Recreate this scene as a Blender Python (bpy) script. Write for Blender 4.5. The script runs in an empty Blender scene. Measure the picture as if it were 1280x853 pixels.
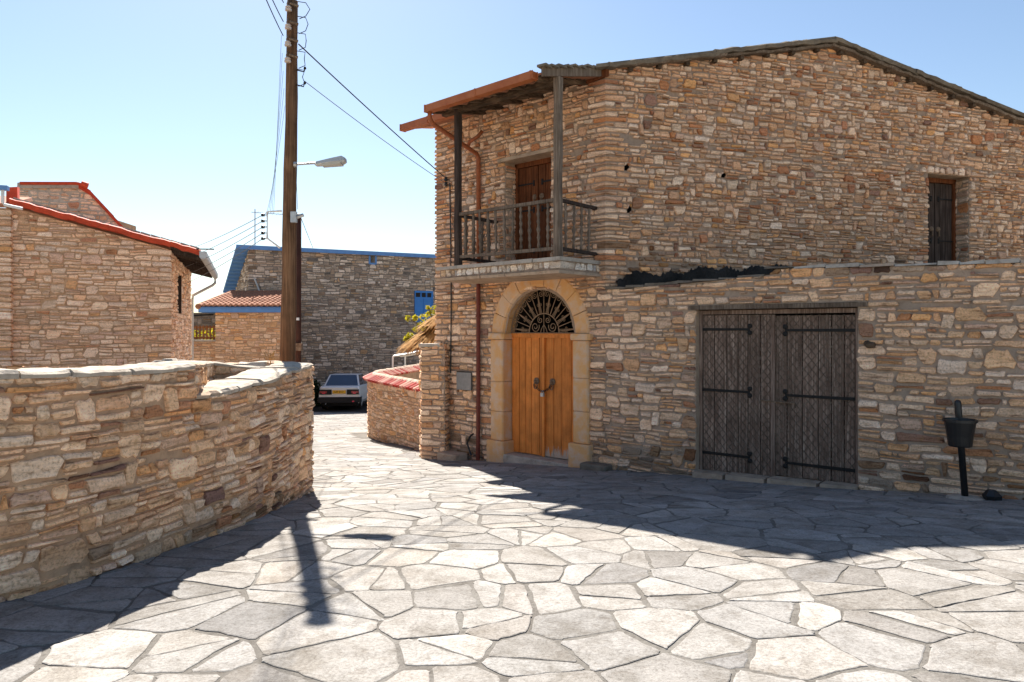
import bpy, math, random
import numpy as np
from mathutils import Vector

# ------------------------------------------------------------------ camera, sky, sun, exposure
SC = bpy.context.scene
COL = SC.collection
F, CX, HY = 900.0, 640.0, 412.0          # focal length in photo pixels, centre column, horizon row
CZ = 1.45                                # camera height above the world zero
cam = bpy.data.cameras.new('camera'); cam_o = bpy.data.objects.new('camera', cam); COL.objects.link(cam_o)
cam.sensor_width = 36.0; cam.lens = 36.0 * F / 1280.0
cam.shift_y = (HY - 426.5) / 1280.0
cam.clip_start = 0.05; cam.clip_end = 6000
cam_o.location = (0, 0, CZ); cam_o.rotation_euler = (math.radians(90), 0, 0)
SC.camera = cam_o

SUN_EL = math.radians(44.4)
SUN_H = Vector((-0.315, 0.949, 0)).normalized()     # horizontal direction towards the sun
world = bpy.data.worlds.new('World'); SC.world = world; world.use_nodes = True
wn = world.node_tree.nodes; wl = world.node_tree.links
bgn = wn['Background']
sky = wn.new('ShaderNodeTexSky'); sky.sky_type = 'NISHITA'; sky.sun_disc = False
sky.sun_elevation = SUN_EL
sky.sun_rotation = math.atan2(SUN_H.x, SUN_H.y)
sky.altitude = 300; sky.air_density = 1.15; sky.dust_density = 0.4; sky.ozone_density = 1.5
wl.new(sky.outputs[0], bgn.inputs[0]); bgn.inputs[1].default_value = 0.05
sl = bpy.data.lights.new('sun', 'SUN'); sl.energy = 5.0; sl.angle = math.radians(0.53); sl.color = (1.0, 0.95, 0.87)
so = bpy.data.objects.new('sun', sl); COL.objects.link(so); so.location = (0, 0, 30)
sd = Vector((SUN_H.x * math.cos(SUN_EL), SUN_H.y * math.cos(SUN_EL), math.sin(SUN_EL)))
so.rotation_euler = sd.to_track_quat('Z', 'Y').to_euler()
vs = SC.view_settings
vs.view_transform = 'Standard'; vs.look = 'None'; vs.exposure = 1.58; vs.gamma = 1.0; vs.use_curve_mapping = False
try:
    SC.cycles.max_bounces = 8; SC.cycles.diffuse_bounces = 5; SC.cycles.use_denoising = True
except Exception:
    pass

R = random.Random(7)
# ------------------------------------------------------------------ ground profile (heights below the eye)
_gy = [-60, -5, 0, 3, 4, 6, 7, 8, 9.25, 10.3, 12.6, 17.5, 26, 30, 36, 60, 200]
_gz = [-1.35, -1.37, -1.38, -1.42, -1.45, -1.555, -1.655, -1.785, -1.89, -1.975, -2.25, -2.62, -3.10, -3.30, -3.50, -3.9, -6.0]
_fy = np.arange(-60, 200, 0.1); _fz = np.interp(_fy, _gy, _gz)
_k = np.exp(-0.5 * (np.arange(-15, 16) / 6.0) ** 2); _k /= _k.sum()
_fz = np.convolve(np.pad(_fz, 15, mode='edge'), _k, mode='valid')
def g(y): return float(np.interp(y, _fy, _fz))
def hit(px, py):
    """ground point seen at a photo pixel"""
    m = (py - HY) / F; y = 1.0
    while y < 60 and -m * y > g(y): y += 0.01
    return ((px - CX) / F * y, y)
def at(px, py, y): return ((px - CX) / F * y, y, (HY - py) / F * y)

# ------------------------------------------------------------------ object helpers
ORG = {}
def put(o, parent, origin):
    COL.objects.link(o)
    if parent is not None:
        o.parent = parent; p = ORG[parent.name]
        o.location = (origin[0] - p[0], origin[1] - p[1], origin[2] - p[2])
    else:
        o.location = (origin[0], origin[1], origin[2] + CZ)
    ORG[o.name] = tuple(origin)
def tag(o, label=None, cat=None, group=None, kind=None):
    if label: o['label'] = label
    if cat: o['category'] = cat
    if group: o['group'] = group
    if kind: o['kind'] = kind
    return o
def thing(name, label, cat, loc, group=None):
    o = bpy.data.objects.new(name, None); o.empty_display_size = 0.2
    put(o, None, loc); return tag(o, label, cat, group, 'thing')
def mesh(name, V, Fc, mat, parent=None, cols=None, smooth=False, origin=None, mats=None, kind=None):
    V = np.asarray(V, dtype=float).reshape(-1, 3)
    if origin is None:
        origin = ORG[parent.name] if parent is not None else (0, 0, 0)
    if origin == 'c':
        origin = tuple(V.mean(axis=0))
    me = bpy.data.meshes.new(name)
    me.from_pydata((V - np.array(origin)).tolist(), [], Fc)
    if isinstance(mat, (list, tuple)):
        for m in mat: me.materials.append(m)
    else:
        me.materials.append(mat)
    if mats is not None: me.polygons.foreach_set('material_index', mats)
    if cols is not None:
        a = me.color_attributes.new('tint', 'FLOAT_COLOR', 'POINT')
        a.data.foreach_set('color', np.asarray(cols, dtype=np.float32).ravel())
    if smooth: me.polygons.foreach_set('use_smooth', [True] * len(me.polygons))
    me.update()
    o = bpy.data.objects.new(name, me); put(o, parent, origin)
    if kind: o['kind'] = kind
    return o
def clone(o, parent, origin, name=None):
    c = o.copy(); 
    if name: c.name = name
    c.parent = None; put(c, parent, origin); return c

class MB:
    def __init__(self): self.v = []; self.f = []
    def add(self, V, Fc):
        n = len(self.v); self.v += [tuple(p) for p in V]; self.f += [[i + n for i in q] for q in Fc]; return self
    def hexa(self, b, t):
        """eight corners: bottom ring b, top ring t"""
        return self.add(list(b) + list(t), [(3, 2, 1, 0), (4, 5, 6, 7), (0, 1, 5, 4), (1, 2, 6, 5), (2, 3, 7, 6), (3, 0, 4, 7)])
    def box(self, c, sx, sy, sz, rot=0.0, bev=0.0):
        cs, sn = math.cos(rot), math.sin(rot)
        def q(x, y, z): return (c[0] + x * cs - y * sn, c[1] + x * sn + y * cs, c[2] + z)
        hx, hy, hz = sx / 2, sy / 2, sz / 2
        if bev <= 0:
            ring = [(-hx, -hy), (hx, -hy), (hx, hy), (-hx, hy)]
            return self.hexa([q(x, y, -hz) for x, y in ring], [q(x, y, hz) for x, y in ring])
        b = bev
        def rg(e, z):
            x, y = hx - e, hy - e
            return [q(*p, z) for p in [(-x + b, -y), (x - b, -y), (x, -y + b), (x, y - b), (x - b, y), (-x + b, y), (-x, y - b), (-x, -y + b)]]
        rs = [rg(b * .6, -hz), rg(0, -hz + b), rg(0, hz - b), rg(b * .6, hz)]
        V = sum(rs, []); Fc = [tuple(range(7, -1, -1)), tuple(range(24, 32))]
        for k in range(3):
            for i in range(8): Fc.append((k * 8 + i, k * 8 + (i + 1) % 8, k * 8 + 8 + (i + 1) % 8, k * 8 + 8 + i))
        return self.add(V, Fc)
    def tube(self, pts, r, n=8, cap=True, squash=1.0):
        pts = [Vector(p) for p in pts]; rs = r if isinstance(r, (list, tuple)) else [r] * len(pts)
        V = []; up = Vector((0, 0, 1))
        for i, p in enumerate(pts):
            d = (pts[min(i + 1, len(pts) - 1)] - pts[max(i - 1, 0)])
            d = d.normalized() if d.length > 1e-9 else up
            a = d.cross(up) if abs(d.z) < .95 else d.cross(Vector((0, 1, 0)))
            a.normalize(); b = d.cross(a)
            for k in range(n):
                t = 2 * math.pi * k / n
                V.append(tuple(p + a * math.cos(t) * rs[i] + b * math.sin(t) * rs[i] * squash))
        Fc = []
        for i in range(len(pts) - 1):
            for k in range(n):
                Fc.append((i * n + k, i * n + (k + 1) % n, (i + 1) * n + (k + 1) % n, (i + 1) * n + k))
        if cap: Fc += [tuple(range(n - 1, -1, -1)), tuple(range((len(pts) - 1) * n, len(pts) * n))]
        return self.add(V, Fc)
    def lathe(self, c, prof, n=16, axis=None):
        """profile [(radius, height)] about an axis through c"""
        ax = Vector(axis or (0, 0, 1)).normalized()
        a = ax.orthogonal().normalized(); b = ax.cross(a); V = []
        for r, h in prof:
            for k in range(n):
                t = 2 * math.pi * k / n
                V.append(tuple(Vector(c) + ax * h + (a * math.cos(t) + b * math.sin(t)) * r))
        Fc = []
        for i in range(len(prof) - 1):
            for k in range(n): Fc.append((i * n + k, i * n + (k + 1) % n, (i + 1) * n + (k + 1) % n, (i + 1) * n + k))
        Fc += [tuple(range(n - 1, -1, -1)), tuple(range((len(prof) - 1) * n, len(prof) * n))]
        return self.add(V, Fc)
    def make(self, name, mat, parent=None, **kw): return mesh(name, self.v, self.f, mat, parent, **kw)

# ------------------------------------------------------------------ materials
def newmat(name, rough=0.85, metal=0.0, spec=0.3):
    m = bpy.data.materials.new(name); m.use_nodes = True
    b = m.node_tree.nodes['Principled BSDF']
    b.inputs['Roughness'].default_value = rough; b.inputs['Metallic'].default_value = metal
    b.inputs['Specular IOR Level'].default_value = spec
    return m, m.node_tree.nodes, m.node_tree.links, b
def nd(N, t, **kw):
    n = N.new(t)
    for k, v in kw.items(): setattr(n, k, v)
    return n
def pos_vec(N, L, scale=(1, 1, 1), add=None):
    gm = nd(N, 'ShaderNodeNewGeometry'); mp = nd(N, 'ShaderNodeMapping'); mp.inputs['Scale'].default_value = scale
    src = gm.outputs['Position']
    if add is not None:
        va = nd(N, 'ShaderNodeVectorMath', operation='ADD'); L.new(src, va.inputs[0]); L.new(add, va.inputs[1]); src = va.outputs[0]
    L.new(src, mp.inputs['Vector']); return mp.outputs[0]
def noise(N, L, vec, scale, detail=6, rough=.6, dist=0.0):
    n = nd(N, 'ShaderNodeTexNoise'); n.inputs['Scale'].default_value = scale; n.inputs['Detail'].default_value = detail
    n.inputs['Roughness'].default_value = rough; n.inputs['Distortion'].default_value = dist
    L.new(vec, n.inputs['Vector']); return n.outputs['Fac']
def ramp(N, L, fac, stops):
    r = nd(N, 'ShaderNodeValToRGB'); e = r.color_ramp.elements
    while len(e) < len(stops): e.new(0.5)
    for i, (p, c) in enumerate(stops):
        e[i].position = p; e[i].color = (*c, 1) if len(c) == 3 else c
    L.new(fac, r.inputs[0]); return r.outputs[0]
def mix(N, L, a, b, fac, mode='MIX'):
    m = nd(N, 'ShaderNodeMix', data_type='RGBA', blend_type=mode)
    for s, v in ((m.inputs[0], fac), (m.inputs[6], a), (m.inputs[7], b)):
        if isinstance(v, (int, float)): s.default_value = v
        elif isinstance(v, tuple): s.default_value = (*v, 1) if len(v) == 3 else v
        else: L.new(v, s)
    return m.outputs[2]
def bump(N, L, b, fac, dist, strength=1.0, prev=None):
    n = nd(N, 'ShaderNodeBump'); n.inputs['Distance'].default_value = dist; n.inputs['Strength'].default_value = strength
    L.new(fac, n.inputs['Height'])
    if prev is not None: L.new(prev, n.inputs['Normal'])
    L.new(n.outputs[0], b.inputs['Normal']); return n.outputs[0]

def stone_mat(name, strata=26.0, bands=0.8, blotch=True):
    m, N, L, b = newmat(name, .92, spec=.15)
    at_ = nd(N, 'ShaderNodeAttribute', attribute_name='tint')
    off = nd(N, 'ShaderNodeVectorMath', operation='SCALE'); L.new(at_.outputs['Color'], off.inputs[0]); off.inputs['Scale'].default_value = 37.0
    v1 = pos_vec(N, L, (4, 4, strata), off.outputs[0]); v2 = pos_vec(N, L, (1, 1, 1), off.outputs[0])
    n1 = noise(N, L, v1, 1.0, 6, .62, .35); n2 = noise(N, L, v2, 55, 5, .65); n3 = noise(N, L, v2, 11, 4, .6, .3)
    r1 = ramp(N, L, n1, [(.33, (.34, .27, .22)), (.41, (1.0, .94, .88)), (.52, (1.2, 1.19, 1.18)), (.64, (1.5, 1.5, 1.5))])
    c = mix(N, L, at_.outputs['Color'], r1, bands, 'MULTIPLY')
    r2 = ramp(N, L, n2, [(.36, (.58, .53, .48)), (.46, (1.02, 1.02, 1.02)), (.62, (1.3, 1.3, 1.3))])
    c = mix(N, L, c, r2, .7, 'MULTIPLY')
    if blotch:
        r3 = ramp(N, L, n3, [(.56, (0, 0, 0)), (.72, (1, 1, 1))])
        c = mix(N, L, c, (.52, .30, .12), mix(N, L, (0, 0, 0), r3, .35))
        r4 = ramp(N, L, noise(N, L, v2, 17, 6, .7), [(.65, (0, 0, 0)), (.72, (1, 1, 1))])
        c = mix(N, L, c, (.10, .085, .075), mix(N, L, (0, 0, 0), r4, .5))
    L.new(c, b.inputs['Base Color'])
    p = bump(N, L, b, n1, .022, 1.0); bump(N, L, b, n2, .008, 1.0, p)
    return m
STONE = stone_mat('rubble_stone'); FARSTONE = stone_mat('far_rubble_stone', 18, .6, False)

def mortar_mat(name, c1, c2, sc=14, bd=.012):
    m, N, L, b = newmat(name, .97, spec=.05)
    v = pos_vec(N, L); n1 = noise(N, L, v, sc, 8, .7); n2 = noise(N, L, v, 2.2, 5, .6); n3 = noise(N, L, v, 90, 4, .7)
    c = mix(N, L, c1, c2, ramp(N, L, n2, [(.35, (0, 0, 0)), (.65, (1, 1, 1))]))
    c = mix(N, L, c, ramp(N, L, n1, [(.3, (.55, .52, .5)), (.5, (1, 1, 1)), (.75, (1.2, 1.2, 1.2))]), .8, 'MULTIPLY')
    L.new(c, b.inputs['Base Color']); p = bump(N, L, b, n1, bd, 1); bump(N, L, b, n3, .004, .7, p)
    return m
MORTAR = mortar_mat('lime_mortar', (.42, .30, .22), (.31, .235, .18))
MORTAR_W = mortar_mat('earth_mortar', (.56, .36, .22), (.43, .29, .19))
MORTAR_G = mortar_mat('grey_mortar', (.27, .235, .20), (.20, .18, .155))
MORTAR_C = mortar_mat('cement_mortar', (.46, .345, .26), (.35, .275, .215), 10, .015)
COPING = mortar_mat('pale_coping', (.52, .46, .385), (.42, .355, .29), 9, .02)
PLASTER = mortar_mat('weathered_render', (.52, .39, .28), (.38, .29, .22), 7, .02)
JOINT = mortar_mat('paving_joint', (.185, .172, .155), (.125, .113, .10), 34, .008)
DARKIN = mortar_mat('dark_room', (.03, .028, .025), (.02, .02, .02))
CONCRETE = mortar_mat('roof_concrete', (.24, .20, .155), (.15, .125, .10), 8, .02)
LICHEN = mortar_mat('black_tar', (.055, .05, .047), (.018, .017, .017), 40, .02)

def flag_mat():
    m, N, L, b = newmat('flagstone', .9, spec=.12)
    at_ = nd(N, 'ShaderNodeAttribute', attribute_name='tint')
    off = nd(N, 'ShaderNodeVectorMath', operation='SCALE'); L.new(at_.outputs['Color'], off.inputs[0]); off.inputs['Scale'].default_value = 41.0
    v = pos_vec(N, L, (1, 1, 1), off.outputs[0])
    n1 = noise(N, L, v, 5, 8, .62, .5); n2 = noise(N, L, v, 60, 6, .7); n3 = noise(N, L, v, 1.6, 4, .5); n4 = noise(N, L, v, 14, 6, .7, 1.2)
    c = mix(N, L, at_.outputs['Color'], ramp(N, L, n1, [(.36, (.74, .72, .69)), (.5, (1, 1, 1)), (.64, (1.16, 1.16, 1.16))]), .8, 'MULTIPLY')
    c = mix(N, L, c, ramp(N, L, n2, [(.37, (.70, .68, .66)), (.5, (1, 1, 1)), (.62, (1.18, 1.18, 1.18))]), .8, 'MULTIPLY')
    c = mix(N, L, c, ramp(N, L, n4, [(.36, (.70, .66, .62)), (.44, (1, 1, 1))]), .6, 'MULTIPLY')
    gr = noise(N, L, v, 170, 3, .7); st = noise(N, L, v, 2.3, 6, .7, .6)
    c = mix(N, L, c, ramp(N, L, gr, [(.34, (.55, .52, .5)), (.42, (1, 1, 1)), (.66, (1.1, 1.1, 1.1))]), .75, 'MULTIPLY')
    c = mix(N, L, c, ramp(N, L, st, [(.34, (.70, .67, .63)), (.48, (1, 1, 1)), (.62, (1.08, 1.08, 1.08))]), .8, 'MULTIPLY')
    L.new(c, b.inputs['Base Color'])
    L.new(ramp(N, L, n3, [(.3, (.82,) * 3), (.7, (.98,) * 3)]), b.inputs['Roughness'])
    p = bump(N, L, b, n4, .010, .55); p = bump(N, L, b, n1, .012, .6, p); bump(N, L, b, n2, .003, .7, p)
    return m
FLAG = flag_mat()

def wood_mat(name, c1, c2, c3, rough=.85, grain=(55, 55, 2.2), wear=None, bd=.004, spec=.2):
    m, N, L, b = newmat(name, rough, spec=spec)
    oi = nd(N, 'ShaderNodeObjectInfo'); off = nd(N, 'ShaderNodeCombineXYZ')
    ml = nd(N, 'ShaderNodeMath', operation='MULTIPLY'); L.new(oi.outputs['Random'], ml.inputs[0]); ml.inputs[1].default_value = 50
    L.new(ml.outputs[0], off.inputs[0]); L.new(ml.outputs[0], off.inputs[2])
    v = pos_vec(N, L, grain, off.outputs[0]); v2 = pos_vec(N, L, (1, 1, 1), off.outputs[0])
    n1 = noise(N, L, v, 1, 6, .65, .3); n2 = noise(N, L, v2, 3.5, 5, .6)
    c = ramp(N, L, n1, [(.28, c1), (.5, c2), (.74, c3)])
    c = mix(N, L, c, ramp(N, L, n2, [(.3, (.6, .58, .56)), (.55, (1, 1, 1)), (.8, (1.25, 1.22, 1.18))]), .8, 'MULTIPLY')
    rnd = nd(N, 'ShaderNodeMapRange'); L.new(oi.outputs['Random'], rnd.inputs[0]); rnd.inputs[3].default_value = .78; rnd.inputs[4].default_value = 1.18
    c = mix(N, L, c, rnd.outputs[0], 1.0, 'MULTIPLY')
    if wear: c = wear(N, L, c, v2)
    L.new(c, b.inputs['Base Color']); bump(N, L, b, n1, bd, .8)
    return m
GATEWOOD = wood_mat('weathered_gate_wood', (.085, .053, .04), (.24, .16, .12), (.52, .40, .32))
GREYWOOD = wood_mat('grey_weathered_wood', (.075, .052, .038), (.18, .135, .10), (.34, .275, .215))
DARKWOOD = wood_mat('dark_old_wood', (.024, .016, .013), (.06, .042, .034), (.13, .098, .084))
REDWOOD = wood_mat('red_stained_wood', (.06, .018, .008), (.17, .055, .02), (.30, .11, .045))
ROOFWOOD = wood_mat('rotten_roof_wood', (.03, .02, .014), (.10, .066, .042), (.23, .16, .105), grain=(6, 6, 30))
POLEWOOD = wood_mat('pole_wood', (.05, .026, .014), (.135, .072, .038), (.25, .145, .08), grain=(40, 40, 1.6))
FENCEWOOD = wood_mat('varnished_wood', (.20, .075, .03), (.33, .13, .05), (.42, .18, .08))
def peel(N, L, c, v2):
    gm = nd(N, 'ShaderNodeNewGeometry'); sx = nd(N, 'ShaderNodeSeparateXYZ'); L.new(gm.outputs['Position'], sx.inputs[0])
    z = nd(N, 'ShaderNodeMapRange'); L.new(sx.outputs[2], z.inputs[0])
    z.inputs[1].default_value = CZ - 1.95; z.inputs[2].default_value = CZ - 1.50; z.inputs[3].default_value = 1.12; z.inputs[4].default_value = 0
    x = nd(N, 'ShaderNodeMapRange'); L.new(sx.outputs[0], x.inputs[0]); x.inputs[1].default_value = .42; x.inputs[2].default_value = .52
    n = noise(N, L, pos_vec(N, L, (34, 34, 5)), 1, 6, .7)
    a = nd(N, 'ShaderNodeMath', operation='MULTIPLY'); L.new(z.outputs[0], a.inputs[0]); L.new(x.outputs[0], a.inputs[1])
    t = nd(N, 'ShaderNodeMath', operation='MULTIPLY'); L.new(a.outputs[0], t.inputs[0]); L.new(n, t.inputs[1])
    f = ramp(N, L, t.outputs[0], [(.40, (0, 0, 0)), (.46, (1, 1, 1))])
    return mix(N, L, c, (.50, .41, .33), f)
PAINTDOOR = wood_mat('orange_painted_wood', (.50, .16, .03), (.66, .22, .042), (.76, .28, .062), .62, (30, 30, 1.5), peel, .002, .3)

def plain(name, col, rough=.6, metal=0., var=.25, sc=12, bd=.0, spec=.3, col2=None):
    m, N, L, b = newmat(name, rough, metal, spec)
    v = pos_vec(N, L); n = noise(N, L, v, sc, 6, .65)
    if col2: c = mix(N, L, col, col2, ramp(N, L, n, [(.42, (0, 0, 0)), (.6, (1, 1, 1))]))
    else: c = mix(N, L, col, ramp(N, L, n, [(.3, (1 - var,) * 3), (.7, (1 + var,) * 3)]), 1.0, 'MULTIPLY')
    L.new(c, b.inputs['Base Color'])
    if bd: bump(N, L, b, n, bd, .8)
    return m
ASHLAR = plain('sandstone_surround', (.72, .40, .17), .9, 0, .22, 5, .014, .15, (.68, .48, .33))
IRON = plain('black_iron', (.02, .018, .017), .6, .3, .3, 30)
RUSTIRON = plain('rusty_iron', (.16, .10, .065), .8, .2, .35, 40, 0, .3, (.26, .19, .13))
GRILLE = plain('tan_painted_iron', (.30, .20, .125), .7, .1, .3, 40)
GUTTER = plain('orange_gutter', (.42, .135, .045), .55, .1, .2, 4, 0, .35, (.36, .10, .03))
PIPE = plain('red_brown_pipe', (.16, .035, .022), .5, .0, .25, 20)
PIPE_O = plain('rust_orange_pipe', (.30, .09, .035), .55, .0, .3, 20)
BLACK = plain('black_plastic', (.012, .012, .013), .42, 0, .2, 10, 0, .5)
GREYMETAL = plain('grey_metal_panel', (.30, .29, .28), .55, .4, .15, 15)
GALV = plain('galvanised_metal', (.45, .46, .47), .45, .6, .15, 20)
LAMPGREY = plain('lamp_housing', (.50, .51, .51), .5, .2, .1, 8)
LENS = plain('lamp_lens', (.42, .42, .38), .3, 0, .1, 8, 0, .5)
WHITEPIPE = plain('white_pvc', (.72, .73, .73), .4, 0, .06, 8)
REDPAINT = plain('red_verge_paint', (.52, .065, .025), .75, 0, .25, 9)
BLUEPAINT = plain('blue_paint', (.11, .26, .56), .55, 0, .12, 5)
SHUTBLUE = plain('bright_blue_paint', (.045, .22, .60), .5, 0, .1, 5)
TILE = plain('terracotta_tile', (.40, .185, .11), .9, 0, .4, 14, .004, .15, (.30, .14, .085))
REDTILE = plain('red_glazed_tile', (.42, .05, .035), .75, 0, .35, 10, 0, .25)
CAPTILE = plain('pale_cap_tile', (.50, .38, .29), .9, 0, .3, 14, .003, .15)
CERAMIC = plain('white_ceramic', (.55, .45, .38), .25, 0, .2, 30, 0, .5)
WIRE = plain('cable', (.03, .032, .038), .6, 0, .1, 10)
WIREGREY = plain('grey_cable', (.16, .17, .19), .6, 0, .1, 10)
TARP = plain('white_tarpaulin', (.62, .60, .56), .7, 0, .1, 6)
STRAW = plain('dry_thatch', (.42, .22, .07), .9, 0, .45, 40, .004, .1)
ASPHALT = mortar_mat('asphalt', (.075, .068, .06), (.055, .05, .045), 40, .01)
SOIL = mortar_mat('dry_soil', (.32, .27, .205), (.25, .21, .16), 3, .03)
CARPAINT = plain('white_car_paint', (.70, .71, .72), .25, 0, .03, 3, 0, .5)
CARDARK = plain('black_bumper', (.012, .012, .013), .6, 0, .2, 10)
TYRE = plain('tyre_rubber', (.015, .015, .015), .85, 0, .2, 20)
GLASSY = plain('dark_car_glass', (.025, .045, .09), .06, 0, .1, 3, 0, .7)
TAILRED = plain('tail_lamp_red', (.30, .012, .015), .2, 0, .2, 3, 0, .6)
REFLECT = plain('red_reflector', (.75, .02, .06), .2, 0, .05, 3, 0, .6)
PLATE = plain('yellow_plate', (.75, .42, .03), .5, 0, .03, 3)
def leaf_mat(name, c1, c2):
    m, N, L, b = newmat(name, .6, spec=.25)
    n = noise(N, L, pos_vec(N, L), 7, 3, .6)
    L.new(mix(N, L, c1, c2, ramp(N, L, n, [(.35, (0, 0, 0)), (.65, (1, 1, 1))])), b.inputs['Base Color'])
    tr = nd(N, 'ShaderNodeBsdfTranslucent'); tr.inputs[0].default_value = (c2[0] * 1.6, c2[1] * 1.5, c2[2], 1)
    ms = nd(N, 'ShaderNodeMixShader'); ms.inputs[0].default_value = .35
    L.new(b.outputs[0], ms.inputs[1]); L.new(tr.outputs[0], ms.inputs[2]); L.new(ms.outputs[0], N['Material Output'].inputs[0])
    return m
LEAF = leaf_mat('dark_leaf', (.018, .035, .010), (.035, .06, .018))
VINELEAF = leaf_mat('yellow_green_leaf', (.16, .20, .02), (.38, .34, .02))

# ------------------------------------------------------------------ walls of stones
class Path:
    """polyline in plan, walked left to right as seen from outside"""
    def __init__(self, pts, smooth=False):
        self.p = [Vector(q) for q in pts]; self.c = [0.0]
        for a, b in zip(self.p, self.p[1:]): self.c.append(self.c[-1] + (b - a).length)
        self.d = [(b - a).normalized() for a, b in zip(self.p, self.p[1:])]
        self.n = [Vector((d.y, -d.x)) for d in self.d]; self.smooth = smooth; self.len = self.c[-1]
    def __call__(self, u, v, w=0.0):
        i = 0
        while i < len(self.d) - 1 and u > self.c[i + 1] + 1e-6: i += 1
        base = self.p[i] + self.d[i] * (u - self.c[i]); n = self.n[i]
        if self.smooth:
            t = min(1, max(0, (u - self.c[i]) / max(1e-6, self.c[i + 1] - self.c[i])))
            n0 = (self.n[i] + self.n[max(i - 1, 0)]).normalized(); n1 = (self.n[i] + self.n[min(i + 1, len(self.n) - 1)]).normalized()
            n = (n0 * (1 - t) + n1 * t).normalized()
        else:
            for j in (i, i + 1):
                if 0 < j < len(self.p) - 1 and abs(u - self.c[j]) < 1e-5:
                    n = self.n[j - 1] + self.n[j]; n = n / (1 + self.n[j - 1].dot(self.n[j])); base = self.p[j]
        q = base + n * w
        return (q.x, q.y, v)

PAL = {
 'gable': [((.60, .50, .40), 5), ((.68, .61, .52), 3), ((.48, .36, .26), 4), ((.42, .31, .22), 3), ((.56, .33, .17), 1.1), ((.27, .16, .10), 1.2), ((.36, .32, .28), 1.2), ((.15, .12, .10), .5)],
 'yard':  [((.64, .52, .40), 5), ((.70, .62, .52), 3), ((.55, .41, .28), 4), ((.47, .33, .21), 2), ((.57, .34, .18), .7), ((.26, .17, .11), 1.0), ((.40, .355, .31), 1), ((.14, .12, .11), .5)],
 'near':  [((.68, .53, .39), 6), ((.74, .63, .50), 4), ((.60, .44, .30), 4), ((.50, .35, .23), 2), ((.58, .33, .17), .7), ((.30, .19, .12), .6), ((.42, .355, .29), 1.2), ((.13, .11, .10), .5)],
 'pale':  [((.64, .54, .45), 5), ((.70, .62, .54), 4), ((.54, .43, .33), 4), ((.45, .34, .25), 2), ((.52, .32, .15), .6), ((.30, .19, .12), .6), ((.38, .35, .33), 1), ((.16, .14, .13), .4)],
 'grey':  [((.42, .37, .31), 5), ((.52, .47, .41), 3), ((.33, .27, .21), 4), ((.26, .22, .18), 3), ((.38, .27, .17), .8), ((.19, .15, .12), 1.2), ((.13, .12, .11), .7)],
 'warm': [((.60, .47, .34), 5), ((.68, .58, .46), 3), ((.52, .38, .25), 4), ((.58, .35, .18), 1.0), ((.38, .26, .17), 1.5), ((.42, .37, .32), 1)],  # warm tan and ochre stones
}
PAL['pale'] = [((.68, .585, .49), 6), ((.74, .66, .58), 4), ((.58, .47, .37), 3), ((.48, .37, .28), 1.5), ((.54, .34, .19), .5), ((.32, .21, .15), .4), ((.40, .36, .33), .8)]
for _n in PAL: PAL[_n] = [(tuple(x * m_ for x, m_ in zip(c, (1.2, 1.12, 1.08))), w) if _n == 'grey' else (tuple(.86 * (1 - math.exp(-x / .86)) for x in (c[0] * 2.3, c[1] * 1.40, c[2] * 1.06)), w) for c, w in PAL[_n]]
def pick(pal, rr, js=1.0):
    t = rr.random() * sum(w for _, w in pal)
    for c, w in pal:
        t -= w
        if t <= 0: break
    k = 1 + rr.uniform(-.20, .16) * (js * .5 + .5); j = rr.uniform(-.03, .03) * js
    return (min(.9, c[0] * k + j * .3), min(.85, c[1] * k), max(.01, c[2] * k - j * .4), rr.random())

def stone_mesh(path, out, rr, joint, proud, corner=None):
    """rounded, uneven block on an outline given in wall coordinates"""
    us = [p[0] for p in out]; vs_ = [p[1] for p in out]
    cu, cv = (min(us) + max(us)) / 2, (min(vs_) + max(vs_)) / 2
    hw, hh = (max(us) - min(us)) / 2, (max(vs_) - min(vs_)) / 2
    n = len(out); pw = proud[0] + (proud[1] - proud[0]) * rr.random() ** 1.3 * (1.25 if rr.random() < .2 else 1); be = min(rr.uniform(.005, .013), hh * .35)
    if corner is not None: pw = rr.uniform(.016, .024)
    t1, t2 = rr.uniform(-.010, .010), rr.uniform(-.010, .010)
    V = []
    for k, (e, w) in enumerate(((0, -.012), (be * .25, pw - be), (be * 1.1, pw))):
        for (u, v) in out:
            ku = max(.3, 1 - e / max(hw, .01)); kv = max(.3, 1 - e / max(hh, .01))
            if corner is not None and abs(u - corner) < 1e-6: uu = corner
            else: uu = cu + (u - cu) * ku
            vv = cv + (v - cv) * kv
            ww = w + (t1 * (uu - cu) / max(hw, .01) + t2 * (vv - cv) / max(hh, .01) + rr.uniform(-.004, .004) if k else 0)
            V.append(path(uu, vv, ww))
    Fc = []
    for k in range(2):
        for i in range(n): Fc.append((k * n + i, k * n + (i + 1) % n, k * n + n + (i + 1) % n, k * n + n + i))
    if corner is None:
        V.append(path(cu + rr.uniform(-.2, .2) * hw, cv + rr.uniform(-.2, .2) * hh, pw + rr.uniform(-.003, .007))); c = len(V) - 1
        for i in range(n): Fc.append((2 * n + i, 2 * n + (i + 1) % n, c))
    else:
        ks = [i for i in range(n) if abs(out[i][0] - corner) < 1e-6]
        if len(ks) == 2:
            a, b = ks; Fc.append([2 * n + i for i in range(a, b + 1)]); Fc.append([2 * n + i % n for i in range(b, a + n + 1)])
        else: Fc.append([2 * n + i for i in range(n)])
    return V, Fc, hw * hh * 4

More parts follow.
